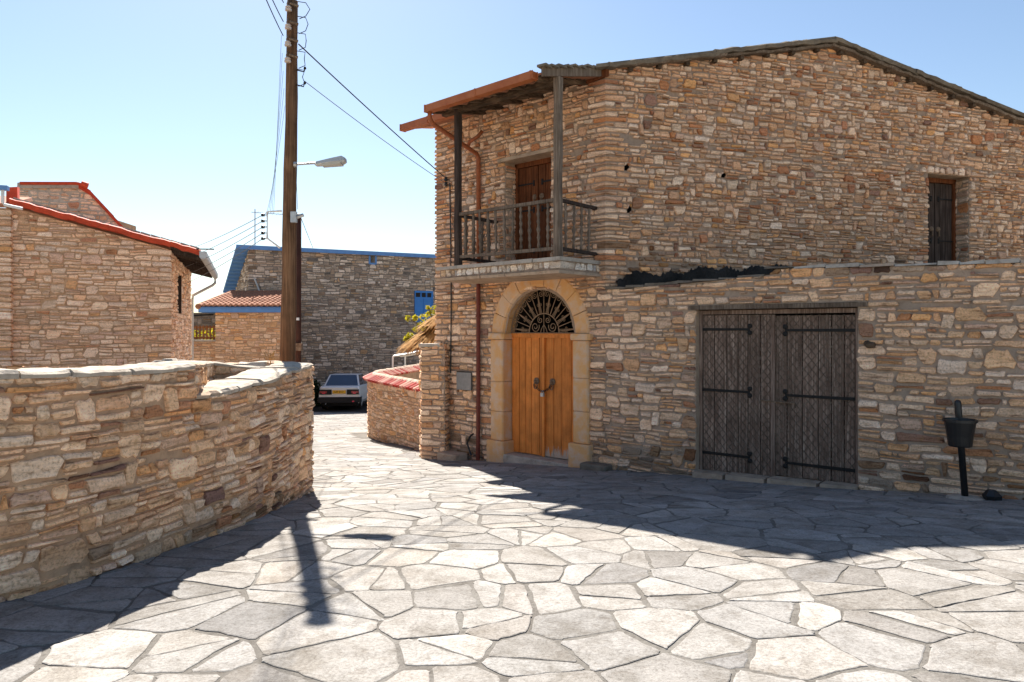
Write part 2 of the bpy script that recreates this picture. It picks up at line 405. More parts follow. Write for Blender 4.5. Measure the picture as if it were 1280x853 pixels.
def masonry(path, u0, u1, vb, vt, opens, rows, widths, joint, proud, pal, seed, snaps=(), corners=(), tall=.13, split=.2, tint=None):
    """courses of rubble: opens(v_mid) gives blocked u intervals; vb, vt bound the wall"""
    rr = random.Random(seed); stones = []
    samp = [u0 + (u1 - u0) * i / 60 for i in range(61)]
    vmin = min(vb(u) for u in samp); vmax = max(vt(u) for u in samp)
    sn = sorted(set([vmin] + [s for s in snaps if vmin < s < vmax] + [vmax])); lv = [sn[0]]; hard = {0}
    for a, b in zip(sn, sn[1:]):
        k = a
        while True:
            h = rr.uniform(*rows)
            if k + h > b - rows[0] * .8: break
            k += h; lv.append(k)
        lv.append(b); hard.add(len(lv) - 1)
    ph = [[rr.uniform(0, 6.28) for _ in range(3)] for _ in lv]
    amp = (rows[0] + rows[1]) / 2 * .17
    def lev(k, u):
        if k in hard: return lv[k]
        p = ph[k]; return lv[k] + amp * (math.sin(u * 2.1 + p[0]) + .6 * math.sin(u * 5.3 + p[1]) + .4 * math.sin(u * 11 + p[2]))
    blocked = {k: [] for k in range(len(lv) + 2)}
    def emit(ul, ur, kb, kt, f0=0.0, f1=1.0, corner=None):
        def lo(u): return lev(kb, u) * (1 - f0) + lev(kt, u) * f0
        def hi(u): return lev(kb, u) * (1 - f1) + lev(kt, u) * f1
        def jt(): return joint * rr.uniform(.35, 1.1) * .5
        a, b = ul + jt(), ur - jt()
        if b - a < .018: return
        h = hi((a + b) / 2) - lo((a + b) / 2)
        if h < .012: return
        tl = rr.uniform(-.12, .12) * h; tr = rr.uniform(-.12, .12) * h
        w = b - a; c = min(w, h)
        jb, jt_ = jt(), jt()
        def cc(): return c * rr.uniform(.06, .34)
        P = []
        c1, c2, c3, c4 = cc(), cc(), cc(), cc(); d1, d2, d3, d4 = cc(), cc(), cc(), cc()
        nm = 1 if w < .16 else 2 if w < .3 else 3
        bot = [a + tl + c1] + [a + w * (i + 1) / (nm + 1) for i in range(nm)] + [b - tr - c2]
        top = [b + tr - c3] + [b - w * (i + 1) / (nm + 1) for i in range(nm)] + [a - tl + c4]
        for i, u in enumerate(bot): P.append((u, lo(u) + jb + (rr.uniform(0, .12) * h if 0 < i < len(bot) - 1 else rr.uniform(0, .05) * h)))
        P.append((b - tr, lo(b) + jb + d2)); P.append((b + tr, hi(b) - jt_ - d3))
        for i, u in enumerate(top): P.append((u, hi(u) - jt_ - (rr.uniform(0, .12) * h if 0 < i < len(top) - 1 else rr.uniform(0, .05) * h)))
        P.append((a - tl, hi(a) - jt_ - d4)); P.append((a + tl, lo(a) + jb + d1))
        if corner is not None and a + .03 < corner < b - .03:
            nb = [p for p in P if abs(p[0] - corner) > .02]
            Q = []; m = len(nb)
            for i in range(m):
                p, q = nb[i], nb[(i + 1) % m]; Q.append(p)
                if (p[0] - corner) * (q[0] - corner) < 0:
                    t = (corner - p[0]) / (q[0] - p[0]); Q.append((corner, p[1] + (q[1] - p[1]) * t))
            P = Q
        else: corner = None
        um = (a + b) / 2; P = [(u, min(max(v, vb(u)), vt(u) - .004)) for u, v in P]
        vv = [p[1] for p in P]
        if max(vv) - min(vv) < .018: return
        V, Fc, A = stone_mesh(path, P, rr, joint, proud, corner)
        col = pick(pal, rr)
        vm = sum(vv) / len(vv)
        if tint: col = tint(um, vm, col, rr)
        stones.append((V, Fc, col, um, vm, A))
    for k in range(len(lv) - 1):
        vm = (lv[k] + lv[k + 1]) / 2
        bl = sorted(list(opens(vm)) + blocked[k]); iv = []; s = u0
        for a, b in bl:
            if a > s: iv.append((s, a))
            s = max(s, b)
        if s < u1: iv.append((s, u1))
        parts = []
        for a, b in iv:
            cs = [c for c in corners if a + .12 < c < b - .12]
            if cs:
                c = cs[0]; x, y = (.30, .17) if (k % 2) else (.17, .30)
                x *= rr.uniform(.8, 1.25); y *= rr.uniform(.8, 1.25); x = min(x, c - a); y = min(y, b - c)
                emit(c - x, c + y, k, k + 1, corner=c); parts += [(a, c - x), (c + y, b)]
            else: parts.append((a, b))
        for a, b in parts:
            u = a
            while u < b - .005:
                h = lev(k + 1, u) - lev(k, u)
                w = rr.uniform(*widths) * (1.0 if rr.random() > .18 else rr.uniform(.35, .6))
                if rr.random() < .07: w *= 1.5
                if b - (u + w) < widths[0] * .7: w = b - u
                big = rr.random()
                if big < tall and k + 2 < len(lv) and (k + 1) not in hard and w < widths[1] * 1.1 and not any(not (u + w < x or u > y) for x, y in blocked[k + 1]) \
                        and not any(u < y and u + w > x for x, y in opens((lv[k + 1] + lv[k + 2]) / 2)) and not any(u - .3 < c < u + w + .3 for c in corners):
                    emit(u, u + w, k, k + 2); blocked[k + 1].append((u, u + w))
                elif big < tall + split and h > rows[0] * 1.15 and w > .09:
                    f = rr.uniform(.35, .65); emit(u, u + w, k, k + 1, 0, f)
                    if rr.random() < .3:
                        q = rr.uniform(.35, .65); emit(u, u + w * q, k, k + 1, f, 1); emit(u + w * q, u + w, k, k + 1, f, 1)
                    else: emit(u, u + w, k, k + 1, f, 1)
                else: emit(u, u + w, k, k + 1)
                u += w
    return stones

def seen(V):
    x, y, z = np.asarray(V).mean(axis=0)
    if y < .5: return False
    px, py = CX + F * x / y, HY - F * z / y
    return -30 < px < 1310 and -30 < py < 880
def lay(stones, parent, mat, singles, name='stone', rest='rubble_masonry'):
    """the stones that show largest become parts of their own, the others one joined part"""
    def key(s):
        p = np.asarray(s[0]).mean(axis=0); return (s[5] / (p @ p)) if seen(s[0]) else 0
    order = sorted(stones, key=key, reverse=True)
    for s in order[:singles]:
        mesh(name, s[0], s[1], mat, parent, cols=[s[2]] * len(s[0]), origin='c')
    V, Fc, C = [], [], []
    for s in order[singles:]:
        n = len(V); V += s[0]; Fc += [[i + n for i in q] for q in s[1]]; C += [s[2]] * len(s[0])
    if V: mesh(rest, V, Fc, mat, parent, cols=C, kind='stuff')

def backing(path, u0, u1, vb, vt, holes, extra=(), step=.25):
    """mortar face behind the stones, with the openings left out; holes: list of (ua, ub, lo(u), hi(u))"""
    br = {u0, u1}; br.update(c for c in path.c if u0 < c < u1); br.update(e for e in extra if u0 < e < u1)
    n = int((u1 - u0) / step)
    br.update(u0 + (u1 - u0) * i / n for i in range(1, n)) if n > 1 else None
    for a, b, lo, hi in holes:
        br.update(x for x in [a + (b - a) * i / 12 for i in range(13)] if u0 < x < u1)
    br = sorted(br); br = [x for i, x in enumerate(br) if i == 0 or x - br[i - 1] > 1e-5]
    m = MB()
    for a, b in zip(br, br[1:]):
        mid = (a + b) / 2
        spans = [(vb(a), vb(b), None, None)]
        lo_a, lo_b = vb(a), vb(b)
        for ha, hb, lo, hi in sorted([h for h in holes if h[0] < mid < h[1]], key=lambda h: h[2](mid)):
            m.add([path(a, lo_a), path(b, lo_b), path(b, max(lo_b, lo(b))), path(a, max(lo_a, lo(a)))], [(0, 1, 2, 3)]) if lo(mid) > (lo_a + lo_b) / 2 + 1e-4 else None
            lo_a, lo_b = hi(a), hi(b)
        m.add([path(a, lo_a), path(b, lo_b), path(b, max(lo_b, vt(b))), path(a, max(lo_a, vt(a)))], [(0, 1, 2, 3)])
    return m

# ------------------------------------------------------------------ terrain and paving
def build_ground():
    ys = [-60, -20, -6] + [i * .5 for i in range(-8, 100)] + [60, 90, 140, 200, 400, 1000, 3000]
    xs = [-3000, -600, -150, -40, -15, -8, -4, 0, 4, 8, 15, 40, 150, 600, 3000]
    V = [(x, y, (g(y) if y <= 200 else -6.0 - (y - 200) * .01) - .03) for y in ys for x in xs]; n = len(xs)
    Fc = [(j * n + i, j * n + i + 1, (j + 1) * n + i + 1, (j + 1) * n + i) for j in range(len(ys) - 1) for i in range(n - 1)]
    o = mesh('terrain', V, Fc, SOIL, smooth=True); tag(o, 'dry earth and hillside under the village', None, kind='structure')
    # asphalt yard where the car is parked
    V, Fc = [], []; yy = [27.2 + i * .8 for i in range(16)]
    for i, y in enumerate(yy):
        for x in (-16, -12, -9, -6, -3, 2, 8):
            e = .25 * math.sin(x * 1.7) - (x + 6) * .12 if i == 0 else 0
            V.append((x, y + e, g(y + e) - .012))
    for j in range(len(yy) - 1):
        for i in range(6): Fc.append((j * 7 + i, j * 7 + i + 1, j * 7 + 8 + i, j * 7 + 7 + i))
    tag(mesh('asphalt_yard', V, Fc, ASPHALT, smooth=True), 'dark worn asphalt yard under the parked car', None, kind='structure')

DV = Vector((-.733, .680)); NV = Vector((-.680, -.733)); CP = Vector((1.318, 10.14))
WV = Vector((.762, -.647)); WN = Vector((WV.y, -WV.x)); GV = Vector((.951, .310)); GN = Vector((GV.y, -GV.x))
def D(s, z, o=0.0): q = CP + DV * s + NV * o; return (q.x, q.y, z)
def W(r, z, o=0.0): q = CP + WV * r + WN * o; return (q.x, q.y, z)
def G(t, z, o=0.0): q = CP + GV * t + GN * o; return (q.x, q.y, z)
WALLPX = [(0, 753), (60, 739), (117, 721), (170, 703), (225, 684), (262, 671), (305, 656), (342, 639), (375, 621)]
LW = [hit(*p) for p in WALLPX]

def clip(poly, px, py, nx, ny):
    out = []
    for i in range(len(poly)):
        a, b = poly[i], poly[(i + 1) % len(poly)]
        da = (a[0] - px) * nx + (a[1] - py) * ny; db = (b[0] - px) * nx + (b[1] - py) * ny
        if da <= 0: out.append(a)
        if da * db < 0:
            t = da / (da - db); out.append((a[0] + (b[0] - a[0]) * t, a[1] + (b[1] - a[1]) * t))
    return out
def area(p): return abs(sum(a[0] * b[1] - b[0] * a[1] for a, b in zip(p, p[1:] + p[:1]))) / 2
def cen(p): return (sum(q[0] for q in p) / len(p), sum(q[1] for q in p) / len(p))

def on_street(x, y):
    if y > 27.4 + (x + 6) * -.1: return False
    if y < 7.6:
        lx = np.interp(y, [q[1] for q in LW], [q[0] for q in LW]) if y > LW[0][1] else LW[0][0] + (y - LW[0][1]) * .75
        if x < lx - .25: return False
    elif x < -2.3 - (y - 7.6) * .42: return False
    p = Vector((x, y)) - CP
    if p.dot(NV) < -.05 and p.dot(DV) < 3.7 and p.dot(WN) < -.05: return False
    if p.dot(WV) > 0 and p.dot(WN) < -.05: return False
    if y > 12.5 and x > max(-3.85, -1.1 - (y - 12.5) * .58): return y < 13.4
    return True

def build_paving():
    rr = random.Random(11)
    root = bpy.data.objects.new('pavement', None); put(root, None, (0, 6, g(6)))
    tag(root, 'crazy paving of pale irregular limestone flags with mortar joints', None, kind='structure')
    ys = [-1 + i * .4 for i in range(73)]; xs = [-9 + i * 1.0 for i in range(20)]
    V, Fc = [], []; n = len(xs)
    for y in ys:
        for x in xs: V.append((x, y, g(y) - .0015))
    for j in range(len(ys) - 1):
        for i in range(n - 1):
            if on_street(xs[i] + .5, ys[j]) or on_street(xs[i], ys[j]) or on_street(xs[i] + 1, ys[j]): Fc.append((j * n + i, j * n + i + 1, (j + 1) * n + i + 1, (j + 1) * n + i))
    mesh('joint_bed', V, Fc, JOINT, root, smooth=True)
    seeds = []; y = -.6
    while y < 28.5:
        sp = .43 if y < 12 else .6
        x = -9.5 + rr.random() * sp
        while x < 9.5:
            px, py = x + rr.uniform(-.36, .36) * sp, y + rr.uniform(-.36, .36) * sp
            if on_street(px, py) or on_street(px + .5, py) or on_street(px - .5, py): seeds.append((px, py))
            x += sp * rr.uniform(.8, 1.25)
        y += sp * .88
    S = np.array(seeds); polys = []
    for i, (x, y) in enumerate(seeds):
        d2 = (S[:, 0] - x) ** 2 + (S[:, 1] - y) ** 2
        p = [(x - .8, y - .8), (x + .8, y - .8), (x + .8, y + .8), (x - .8, y + .8)]
        for j in np.argsort(d2)[1:22]:
            if d2[j] > 3.2: break
            qx, qy = seeds[j]; p = clip(p, (x + qx) / 2, (y + qy) / 2, qx - x, qy - y)
        polys.append(p)
    out = []
    def divide(p, depth):
        A = area(p)
        if A < .08 or depth > 2 or rr.random() > (.95 if A > .3 else .65 if A > .18 else .4 if A > .11 else 0): out.append(p); return
        c = cen(p); k = rr.randrange(len(p)); a, b = p[k], p[(k + 1) % len(p)]
        ang = math.atan2(b[1] - a[1], b[0] - a[0]) + (math.pi / 2 if rr.random() < .6 else 0) + rr.uniform(-.5, .5)
        nx, ny = -math.sin(ang), math.cos(ang); off = rr.uniform(-.09, .09)
        q1 = clip(p, c[0] + nx * off, c[1] + ny * off, nx, ny); q2 = clip(p, c[0] + nx * off, c[1] + ny * off, -nx, -ny)
        def fat(q): return area(q) / max(1e-6, sum(math.hypot(b[0] - a[0], b[1] - a[1]) for a, b in zip(q, q[1:] + q[:1])) ** 2) > .036
        if len(q1) > 2 and len(q2) > 2 and min(area(q1), area(q2)) > .022 and fat(q1) and fat(q2): divide(q1, depth + 1); divide(q2, depth + 1)
        else: out.append(p)
    for p in polys:
        if len(p) > 2: divide(p, 0)
    stones = []
    pal = [((.222, .208, .193), 6), ((.243, .229, .213), 3), ((.203, .19, .176), 4), ((.262, .245, .225), .6), ((.165, .155, .146), .8), ((.218, .199, .18), 1.4)]
    pal = [(tuple(x * 1.17 for x in c), w) for c, w in pal]
    for p in out:
        c = cen(p)
        if not on_street(*c): continue
        q = p; far = c[1] > 13
        for a, b in zip(p, p[1:] + p[:1]):
            L_ = math.hypot(b[0] - a[0], b[1] - a[1])
            if L_ < 1e-4: continue
            nx, ny = (b[1] - a[1]) / L_, -(b[0] - a[0]) / L_
            e = rr.uniform(.002, .009) if rr.random() < .8 else rr.uniform(.010, .024)
            q = clip(q, a[0] - nx * e, a[1] - ny * e, nx, ny)
            if len(q) < 3: break
        if len(q) < 3 or area(q) < .012: continue
        pts = []
        for a, b in zip(q, q[1:] + q[:1]):
            L_ = math.hypot(b[0] - a[0], b[1] - a[1])
            if L_ < .012: continue
            nn = 1 if far else max(1, int(L_ / .06)); cut = min(.022, L_ * .22) * rr.uniform(.4, 1.3)
            ts = [cut / L_] + [(i + .5) / nn + rr.uniform(-.2, .2) / nn for i in range(nn)][: max(0, nn)] + [1 - cut / L_]
            nx, ny = -(b[1] - a[1]) / L_, (b[0] - a[0]) / L_
            bow = rr.uniform(-.010, .013) * min(1, L_ / .3)
            for t in sorted(ts):
                e = rr.uniform(-.007, .007) + bow * 4 * t * (1 - t)
                pts.append((a[0] + (b[0] - a[0]) * t + nx * e, a[1] + (b[1] - a[1]) * t + ny * e))
        if len(pts) < 3: continue
        cx, cy = cen(pts); h = rr.uniform(.0008, .0045); tx, ty = rr.uniform(-.005, .005), rr.uniform(-.005, .005)
        rad = math.sqrt(area(pts)); V = []; m = len(pts)
        for e, dz in ((0, -.02), (.001, -.002), (.006, 0)):
            k = 1 - e / (rad * .5)
            for (x, y) in pts:
                xx, yy = cx + (x - cx) * k, cy + (y - cy) * k
                V.append((xx, yy, g(yy) + h + dz + tx * (xx - cx) + ty * (yy - cy)))
        Fc = [(kk * m + i, kk * m + (i + 1) % m, kk * m + m + (i + 1) % m, kk * m + m + i) for kk in range(2) for i in range(m)] + [[2 * m + i for i in range(m)]]
        stones.append((V, Fc, pick(pal, rr, .35), cx, cy, area(pts) * abs(g(cy)) / max(1, cy)))
    lay(stones, root, FLAG, 300, 'flagstone', 'distant_paving')

build_ground()
build_paving()
# ------------------------------------------------------------------ the main house and the yard wall
SL = 3.6                                         # length of the door front
LP = CP + DV * SL
GEND = CP + GV * 9.0; WEND = CP + WV * 7.2
PU = Path([LP + Vector((.68, .733)) * .9, LP, CP, GEND])
PW = Path([LP + Vector((.68, .733)) * .9, LP, CP, WEND])
UC = PU.c[2]; UL = PU.c[1]
def su(s): return UC - s
ZF = .60                                         # height where the yard roof meets the house
def roof_z(t): return 3.68 + .206 * t if t < 3.84 else 4.47 - .204 * (t - 3.84)
def vt_up(u): return 3.60 if u < UC else roof_z(u - UC) - .03
def parapet(r):
    if r < 0: return ZF
    b = np.interp(r, [0, .2, 2.2, 2.34, 2.40, 3.2, 4.8, 7], [.57, .565, .65, .67, .735, .70, .655, .60])
    return float(b)
ARC, ARI, ARO, SPR = su(1.24), .70, .98, -.10    # door arch centre, inner and outer radius, spring line
GATE0, GATE1, GATET = UC + 1.374, UC + 3.31, .245

house = thing('stone_house', 'two-storey rubble stone house with wooden balcony and arched orange door', 'house', D(1.8, g(11.5)))
yard = thing('courtyard_wall', 'rubble stone yard wall with a weathered double timber gate', 'wall', W(2.4, g(8.6)))

def open_low(v):
    o = []
    if v < SPR: o.append((ARC - ARO + .02, ARC + ARO - .02))
    elif v < SPR + ARO: w = math.sqrt(ARO ** 2 - (v - SPR) ** 2); o.append((ARC - w + .03, ARC + w - .03))
    if v < GATET + .065: o.append((GATE0 - (.10 if v > GATET else 0), GATE1 + (.10 if v > GATET else 0)))
    return o
HOLES = [(.33, 2.31, .075, .10), (.37, 1.72, .07, .12), (1.93, 2.30, .08, .075)]
def open_up(v):
    o = []
    if .90 < v < 2.66: o.append((su(1.937), su(.995)))
    if 2.59 < v < 2.66: o.append((UC + 5.70, UC + 6.92))
    if 2.66 < v < 2.72: o.append((su(2.05), su(.90)))
    if v < 2.59: o.append((UC + 5.88, UC + 6.78))
    for t, z, w, h in HOLES:
        if z - h / 2 < v < z + h / 2: o.append((UC + t - w / 2, UC + t + w / 2))
    return o
def damp(u, v, c, rr):
    # black lichen blotches on the house above the yard roof and at the foot of the walls
    k = 1.0
    if u > UC and v > ZF:
        e = .95 + .22 * math.sin((u - UC) * 1.3 + 1) + .10 * math.sin((u - UC) * 4.1)
        if v < e and rr.random() < .55: k = rr.uniform(.25, .6)
    elif v < g(10.5 - (u - UC) * .6) + .42 and rr.random() < .30: k = rr.uniform(.22, .6)
    if u > UC + 3.4 and v < -1.45 and 4.2 > u - UC and rr.random() < .35: k = rr.uniform(.25, .55)
    return (c[0] * k, c[1] * k, c[2] * k, c[3])

low = masonry(PW, 0, PW.len, lambda u: -2.62, lambda u: parapet(u - UC), open_low, (.048, .112), (.11, .32), .022, (.014, .036), PAL['yard'], 3,
              snaps=(SPR, GATET, GATET + .065, ZF), corners=(UL,), tall=.13, split=.26, tint=damp)
up = masonry(PU, 0, PU.len, lambda u: ZF, vt_up, open_up, (.046, .090), (.075, .22), .021, (.014, .042), PAL['gable'], 4,
             snaps=(.90, .97, 2.59, 2.66, 2.72), corners=(UL, UC), tall=.14, split=.22, tint=damp)
lay([s for s in low if s[3] <= UC] + up, house, STONE, 300)
lay([s for s in low if s[3] > UC], yard, STONE, 300)

arch_hole = (ARC - ARI, ARC + ARI, lambda u: -3.0, lambda u: SPR + math.sqrt(max(0, ARI ** 2 - (u - ARC) ** 2)))
gate_hole = (GATE0, GATE1, lambda u: -3.0, lambda u: GATET + .06)
m = backing(PW, 0, UC, lambda u: -2.7, lambda u: ZF, [arch_hole])
m2 = backing(PU, 0, PU.len, lambda u: ZF, lambda u: vt_up(u) + .02,
             [(su(1.937), su(.995), lambda u: .80, lambda u: 2.70), (UC + 5.88, UC + 6.78, lambda u: .30, lambda u: 2.59)] +
             [(UC + t - w / 2, UC + t + w / 2, (lambda z, h: lambda u: z - h / 2)(z, h), (lambda z, h: lambda u: z + h / 2)(z, h)) for t, z, w, h in HOLES],
             extra=[UC + 3.84])
m.add(m2.v, m2.f); m.make('mortar_face', MORTAR, house)
# back and inside of the house: closes it against the sun behind
A_, B_, C_, E_ = LP + Vector((.68, .733)) * .9, CP + GV * 9.0, CP + GV * 9.0 - GN * 9.0, LP + Vector((.68, .733)) * 8.0
m = MB()
for a, b in ((B_, C_), (C_, E_), (E_, A_)):
    m.add([(a.x, a.y, -2.9), (b.x, b.y, -2.9), (b.x, b.y, 3.5), (a.x, a.y, 3.5)], [(0, 1, 2, 3)])
m.make('rear_wall', MORTAR, house)
m = MB()   # dark rooms behind the fanlight, doors and putlog holes
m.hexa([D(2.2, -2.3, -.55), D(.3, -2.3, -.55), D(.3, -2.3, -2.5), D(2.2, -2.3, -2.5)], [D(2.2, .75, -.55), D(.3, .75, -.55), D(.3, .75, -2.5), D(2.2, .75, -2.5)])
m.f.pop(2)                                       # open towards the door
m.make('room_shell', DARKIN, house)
for t, z, w, h in HOLES:
    m = MB(); m.add([G(t - w / 2, z - h / 2, -.22), G(t + w / 2, z - h / 2, -.22), G(t + w / 2, z + h / 2, -.22), G(t - w / 2, z + h / 2, -.22)], [(0, 1, 2, 3)])
    for p, q in (((-1, -1), (1, -1)), ((1, -1), (1, 1)), ((1, 1), (-1, 1)), ((-1, 1), (-1, -1))):
        m.add([G(t + p[0] * w / 2, z + p[1] * h / 2, 0), G(t + q[0] * w / 2, z + q[1] * h / 2, 0), G(t + q[0] * w / 2, z + q[1] * h / 2, -.22), G(t + p[0] * w / 2, z + p[1] * h / 2, -.22)], [(0, 1, 2, 3)])
    m.make('putlog_hole', DARKIN, house)

# ---- reveals of the upper openings
def reveal(fr, a, b, z0, z1, dep, mat, parent, name='reveal'):
    m = MB()
    m.add([fr(a, z0, 0), fr(a, z1, 0), fr(a, z1, -dep), fr(a, z0, -dep)], [(0, 1, 2, 3)])
    m.add([fr(b, z0, 0), fr(b, z1, 0), fr(b, z1, -dep), fr(b, z0, -dep)], [(3, 2, 1, 0)])
    m.add([fr(a, z1, 0), fr(b, z1, 0), fr(b, z1, -dep), fr(a, z1, -dep)], [(0, 1, 2, 3)])
    m.add([fr(a, z0, 0), fr(b, z0, 0), fr(b, z0, -dep), fr(a, z0, -dep)], [(3, 2, 1, 0)])
    return m.make(name, mat, parent)
reveal(D, 1.937, .995, .80, 2.66, .40, PLASTER, house)
reveal(G, 5.88, 6.78, .60, 2.59, .42, PLASTER, house)
# stones lining the visible jambs
def jamb(fr, a, sgn, z0, z1, dep, seed):
    p0, p1 = fr(a, 0, -dep), fr(a, 0, 0)
    if sgn < 0: p0, p1 = p1, p0
    P = Path([p0[:2], p1[:2]])
    return masonry(P, 0, dep, lambda u: z0, lambda u: z1, lambda v: [], (.06, .12), (.12, .26), .02, (.006, .016), PAL['gable'], seed)
jb = jamb(D, 1.937, -1, .97, 2.62, .27, 5) + jamb(G, 6.78, 1, .60, 2.56, .29, 6)
lay(jb, house, STONE, 0, rest='jamb_stones')

def plank_door(fr, a, b, z0, z1, o, n, wood, parent, name, lean=0.0, th=.03, gap=.006):
    """one leaf: backing board with its planks as pieces; a to b along the wall frame"""
    m = MB()
    def slab(x0, x1, za, zb, oa, ob): m.hexa([fr(x0, za, oa), fr(x1, za, oa), fr(x1, za, ob), fr(x0, za, ob)], [fr(x0, zb, oa), fr(x1, zb, oa), fr(x1, zb, ob), fr(x0, zb, ob)])
    slab(a, b, z0, z1, o, o - .02)
    leaf = m.make(name, wood, parent)
    ws = [R.uniform(.75, 1.25) for _ in range(n)]; t = sum(ws); x = a
    for w in ws:
        x1 = x + (b - a) * w / t; e = math.copysign(gap / 2, b - a); f = R.uniform(0, .006)
        m = MB(); zz0 = z0 + R.uniform(0, .012); zz1 = z1 - R.uniform(0, .006); c = .006
        q = [(x + e, 0), (x + e * 2, th * .9), (x1 - e * 2, th * .9), (x1 - e, 0)]
        m.hexa([fr(p[0], zz0, o + p[1] + (f if p[1] else 0)) for p in q], [fr(p[0], zz1, o + p[1] + (f if p[1] else 0)) for p in q])
        m.make('plank', wood, leaf, origin='c'); x = x1
    return leaf

# ---- arched door: surround, leaves, fanlight
for k in range(9):                               # voussoirs
    a0, a1 = math.pi * (1 - k / 9) - .006, math.pi * (1 - (k + 1) / 9) + .006
    m = MB(); pr = .045 + R.uniform(-.006, .006)
    def ring(r, o): return [PW(ARC + r * math.cos(a0 + (a1 - a0) * i / 4), SPR + .04 + r * math.sin(a0 + (a1 - a0) * i / 4), o) for i in range(5)]
    prof = [(ARI, -.22), (ARI, pr - .05), (ARI + .025, pr - .01), (ARI + .05, pr), (ARO - .03, pr), (ARO - .005, pr - .02), (ARO, -.05)]
    rs = [ring(r, o) for r, o in prof]; V = sum(rs, []); Fc = []
    for i in range(len(rs)):
        for j in range(4):
            i2 = (i + 1) % len(rs); Fc.append((i * 5 + j, i * 5 + j + 1, i2 * 5 + j + 1, i2 * 5 + j))
    Fc += [[i * 5 for i in range(len(rs))], [i * 5 + 4 for i in range(len(rs) - 1, -1, -1)]]
    mesh('arch_stone', V, Fc, ASHLAR, house, origin='c')
def block(s0, s1, z0, z1, o0, o1, bev=.014):
    m = MB(); b = bev
    lo = [(s0, o0), (s0, o1 - b), (s0 - b, o1), (s1 + b, o1), (s1, o1 - b), (s1, o0)]
    def rg(z, k): cs = (s0 + s1) / 2; return [D(cs + (s - cs) * k, z, o - (.008 if k < 1 and o > o0 + .01 else 0)) for s, o in lo]
    rs = [rg(z0, .975), rg(z0 + b, 1), rg(z1 - b, 1), rg(z1, .975)]
    V = sum(rs, []); n = 6; Fc = [list(range(n)), list(range(4 * n - 1, 3 * n - 1, -1))]
    for k in range(3):
        for i in range(n): Fc.append((k * n + i, k * n + n + i, k * n + n + (i + 1) % n, k * n + (i + 1) % n))
    return m.add(V, Fc)
SC0 = 1.24
for sd_, base in ((1, g(11.6)), (-1, g(10.5))):
    a = SC0 + sd_ * ARO; b = SC0 + sd_ * (ARI + .0)
    s0, s1 = max(a, b), min(a, b)
    zs = [base - .1, base + .36, base + .82, base + 1.30, SPR - .06]
    for i in range(4):
        e = .05 if i == 0 else 0
        pr = .07 + (.045 if i == 0 else 0)
        block(s0 + e, s1 - e, zs[i] + .003, zs[i + 1] - .003, -.22, pr + R.uniform(-.006, .006), .02).make('pilaster_block', ASHLAR, house, origin='c')
    block(s0 + .03, s1 - .05, SPR - .055, SPR + .038, -.22, .11, .03).make('capital', ASHLAR, house, origin='c')
# threshold and door step
block(SC0 + ARI + .04, SC0 - ARI - .04, g(10.9) - .2, -1.965, -.30, .10, .02).make('threshold', COPING, house, origin='c')
ZS = -1.955
arched = plank_door(D, SC0 + ARI - .012, SC0 + .012, ZS, SPR - .03, -.17, 5, PAINTDOOR, house, 'door_leaf')
arched2 = plank_door(D, SC0 - .012, SC0 - ARI + .012, ZS, SPR - .03, -.17, 4, PAINTDOOR, house, 'door_leaf')
m = MB(); m.hexa([D(SC0 + .022, ZS, -.14), D(SC0 - .022, ZS, -.14), D(SC0 - .022, ZS, -.10), D(SC0 + .022, ZS, -.10)], [D(SC0 + .022, SPR - .03, -.14), D(SC0 - .022, SPR - .03, -.14), D(SC0 - .022, SPR - .03, -.10), D(SC0 + .022, SPR - .03, -.10)])
m.make('meeting_strip', PAINTDOOR, arched, origin='c')
m = MB()
for zz, oo, hh in ((SPR - .005, -.10, .05), (SPR + .028, -.085, .02)):
    m.hexa([D(SC0 + ARI, zz - hh / 2, -.2), D(SC0 - ARI, zz - hh / 2, -.2), D(SC0 - ARI, zz - hh / 2, oo), D(SC0 + ARI, zz - hh / 2, oo)], [D(SC0 + ARI, zz + hh / 2, -.2), D(SC0 - ARI, zz + hh / 2, -.2), D(SC0 - ARI, zz + hh / 2, oo), D(SC0 + ARI, zz + hh / 2, oo)])
m.make('transom', PAINTDOOR, house)
# knockers, chain and padlock
for s in (SC0 + .16, SC0 - .16):
    m = MB(); m.lathe(D(s, -.80, -.135), [(.055, 0), (.055, .008), (.04, .018), (.022, .03), (.02, .05), (.0, .055)], 14, (NV.x, NV.y, 0))
    m.tube([D(s + .035 * math.cos(t), -.87 + .05 * math.sin(t), -.105) for t in [i * 2 * math.pi / 12 for i in range(13)]], .008, 6)
    m.make('door_knocker', RUSTIRON, arched if s > SC0 else arched2, origin='c')
m = MB()
for i in range(12):
    t = i / 11; s = SC0 + .17 - .34 * t; z = -.86 - .09 * math.sin(math.pi * t)
    m.tube([D(s + .018 * math.cos(a), z + .011 * math.sin(a), -.09 + (.006 if i % 2 else 0)) for a in [j * math.pi / 4 for j in range(9)]], .005, 5)
m.make('chain', IRON, house, origin='c')
m = MB(); m.hexa([D(SC0 + .03, -1.03, -.1), D(SC0 - .03, -1.03, -.1), D(SC0 - .03, -1.03, -.07), D(SC0 + .03, -1.03, -.07)], [D(SC0 + .03, -.975, -.1), D(SC0 - .03, -.975, -.1), D(SC0 - .03, -.975, -.07), D(SC0 + .03, -.975, -.07)])
m.tube([D(SC0 + .02 * math.cos(a), -.975 + .035 * math.sin(a), -.085) for a in [i * math.pi / 8 for i in range(9)]], .005, 6)
m.make('padlock', GALV, house, origin='c')
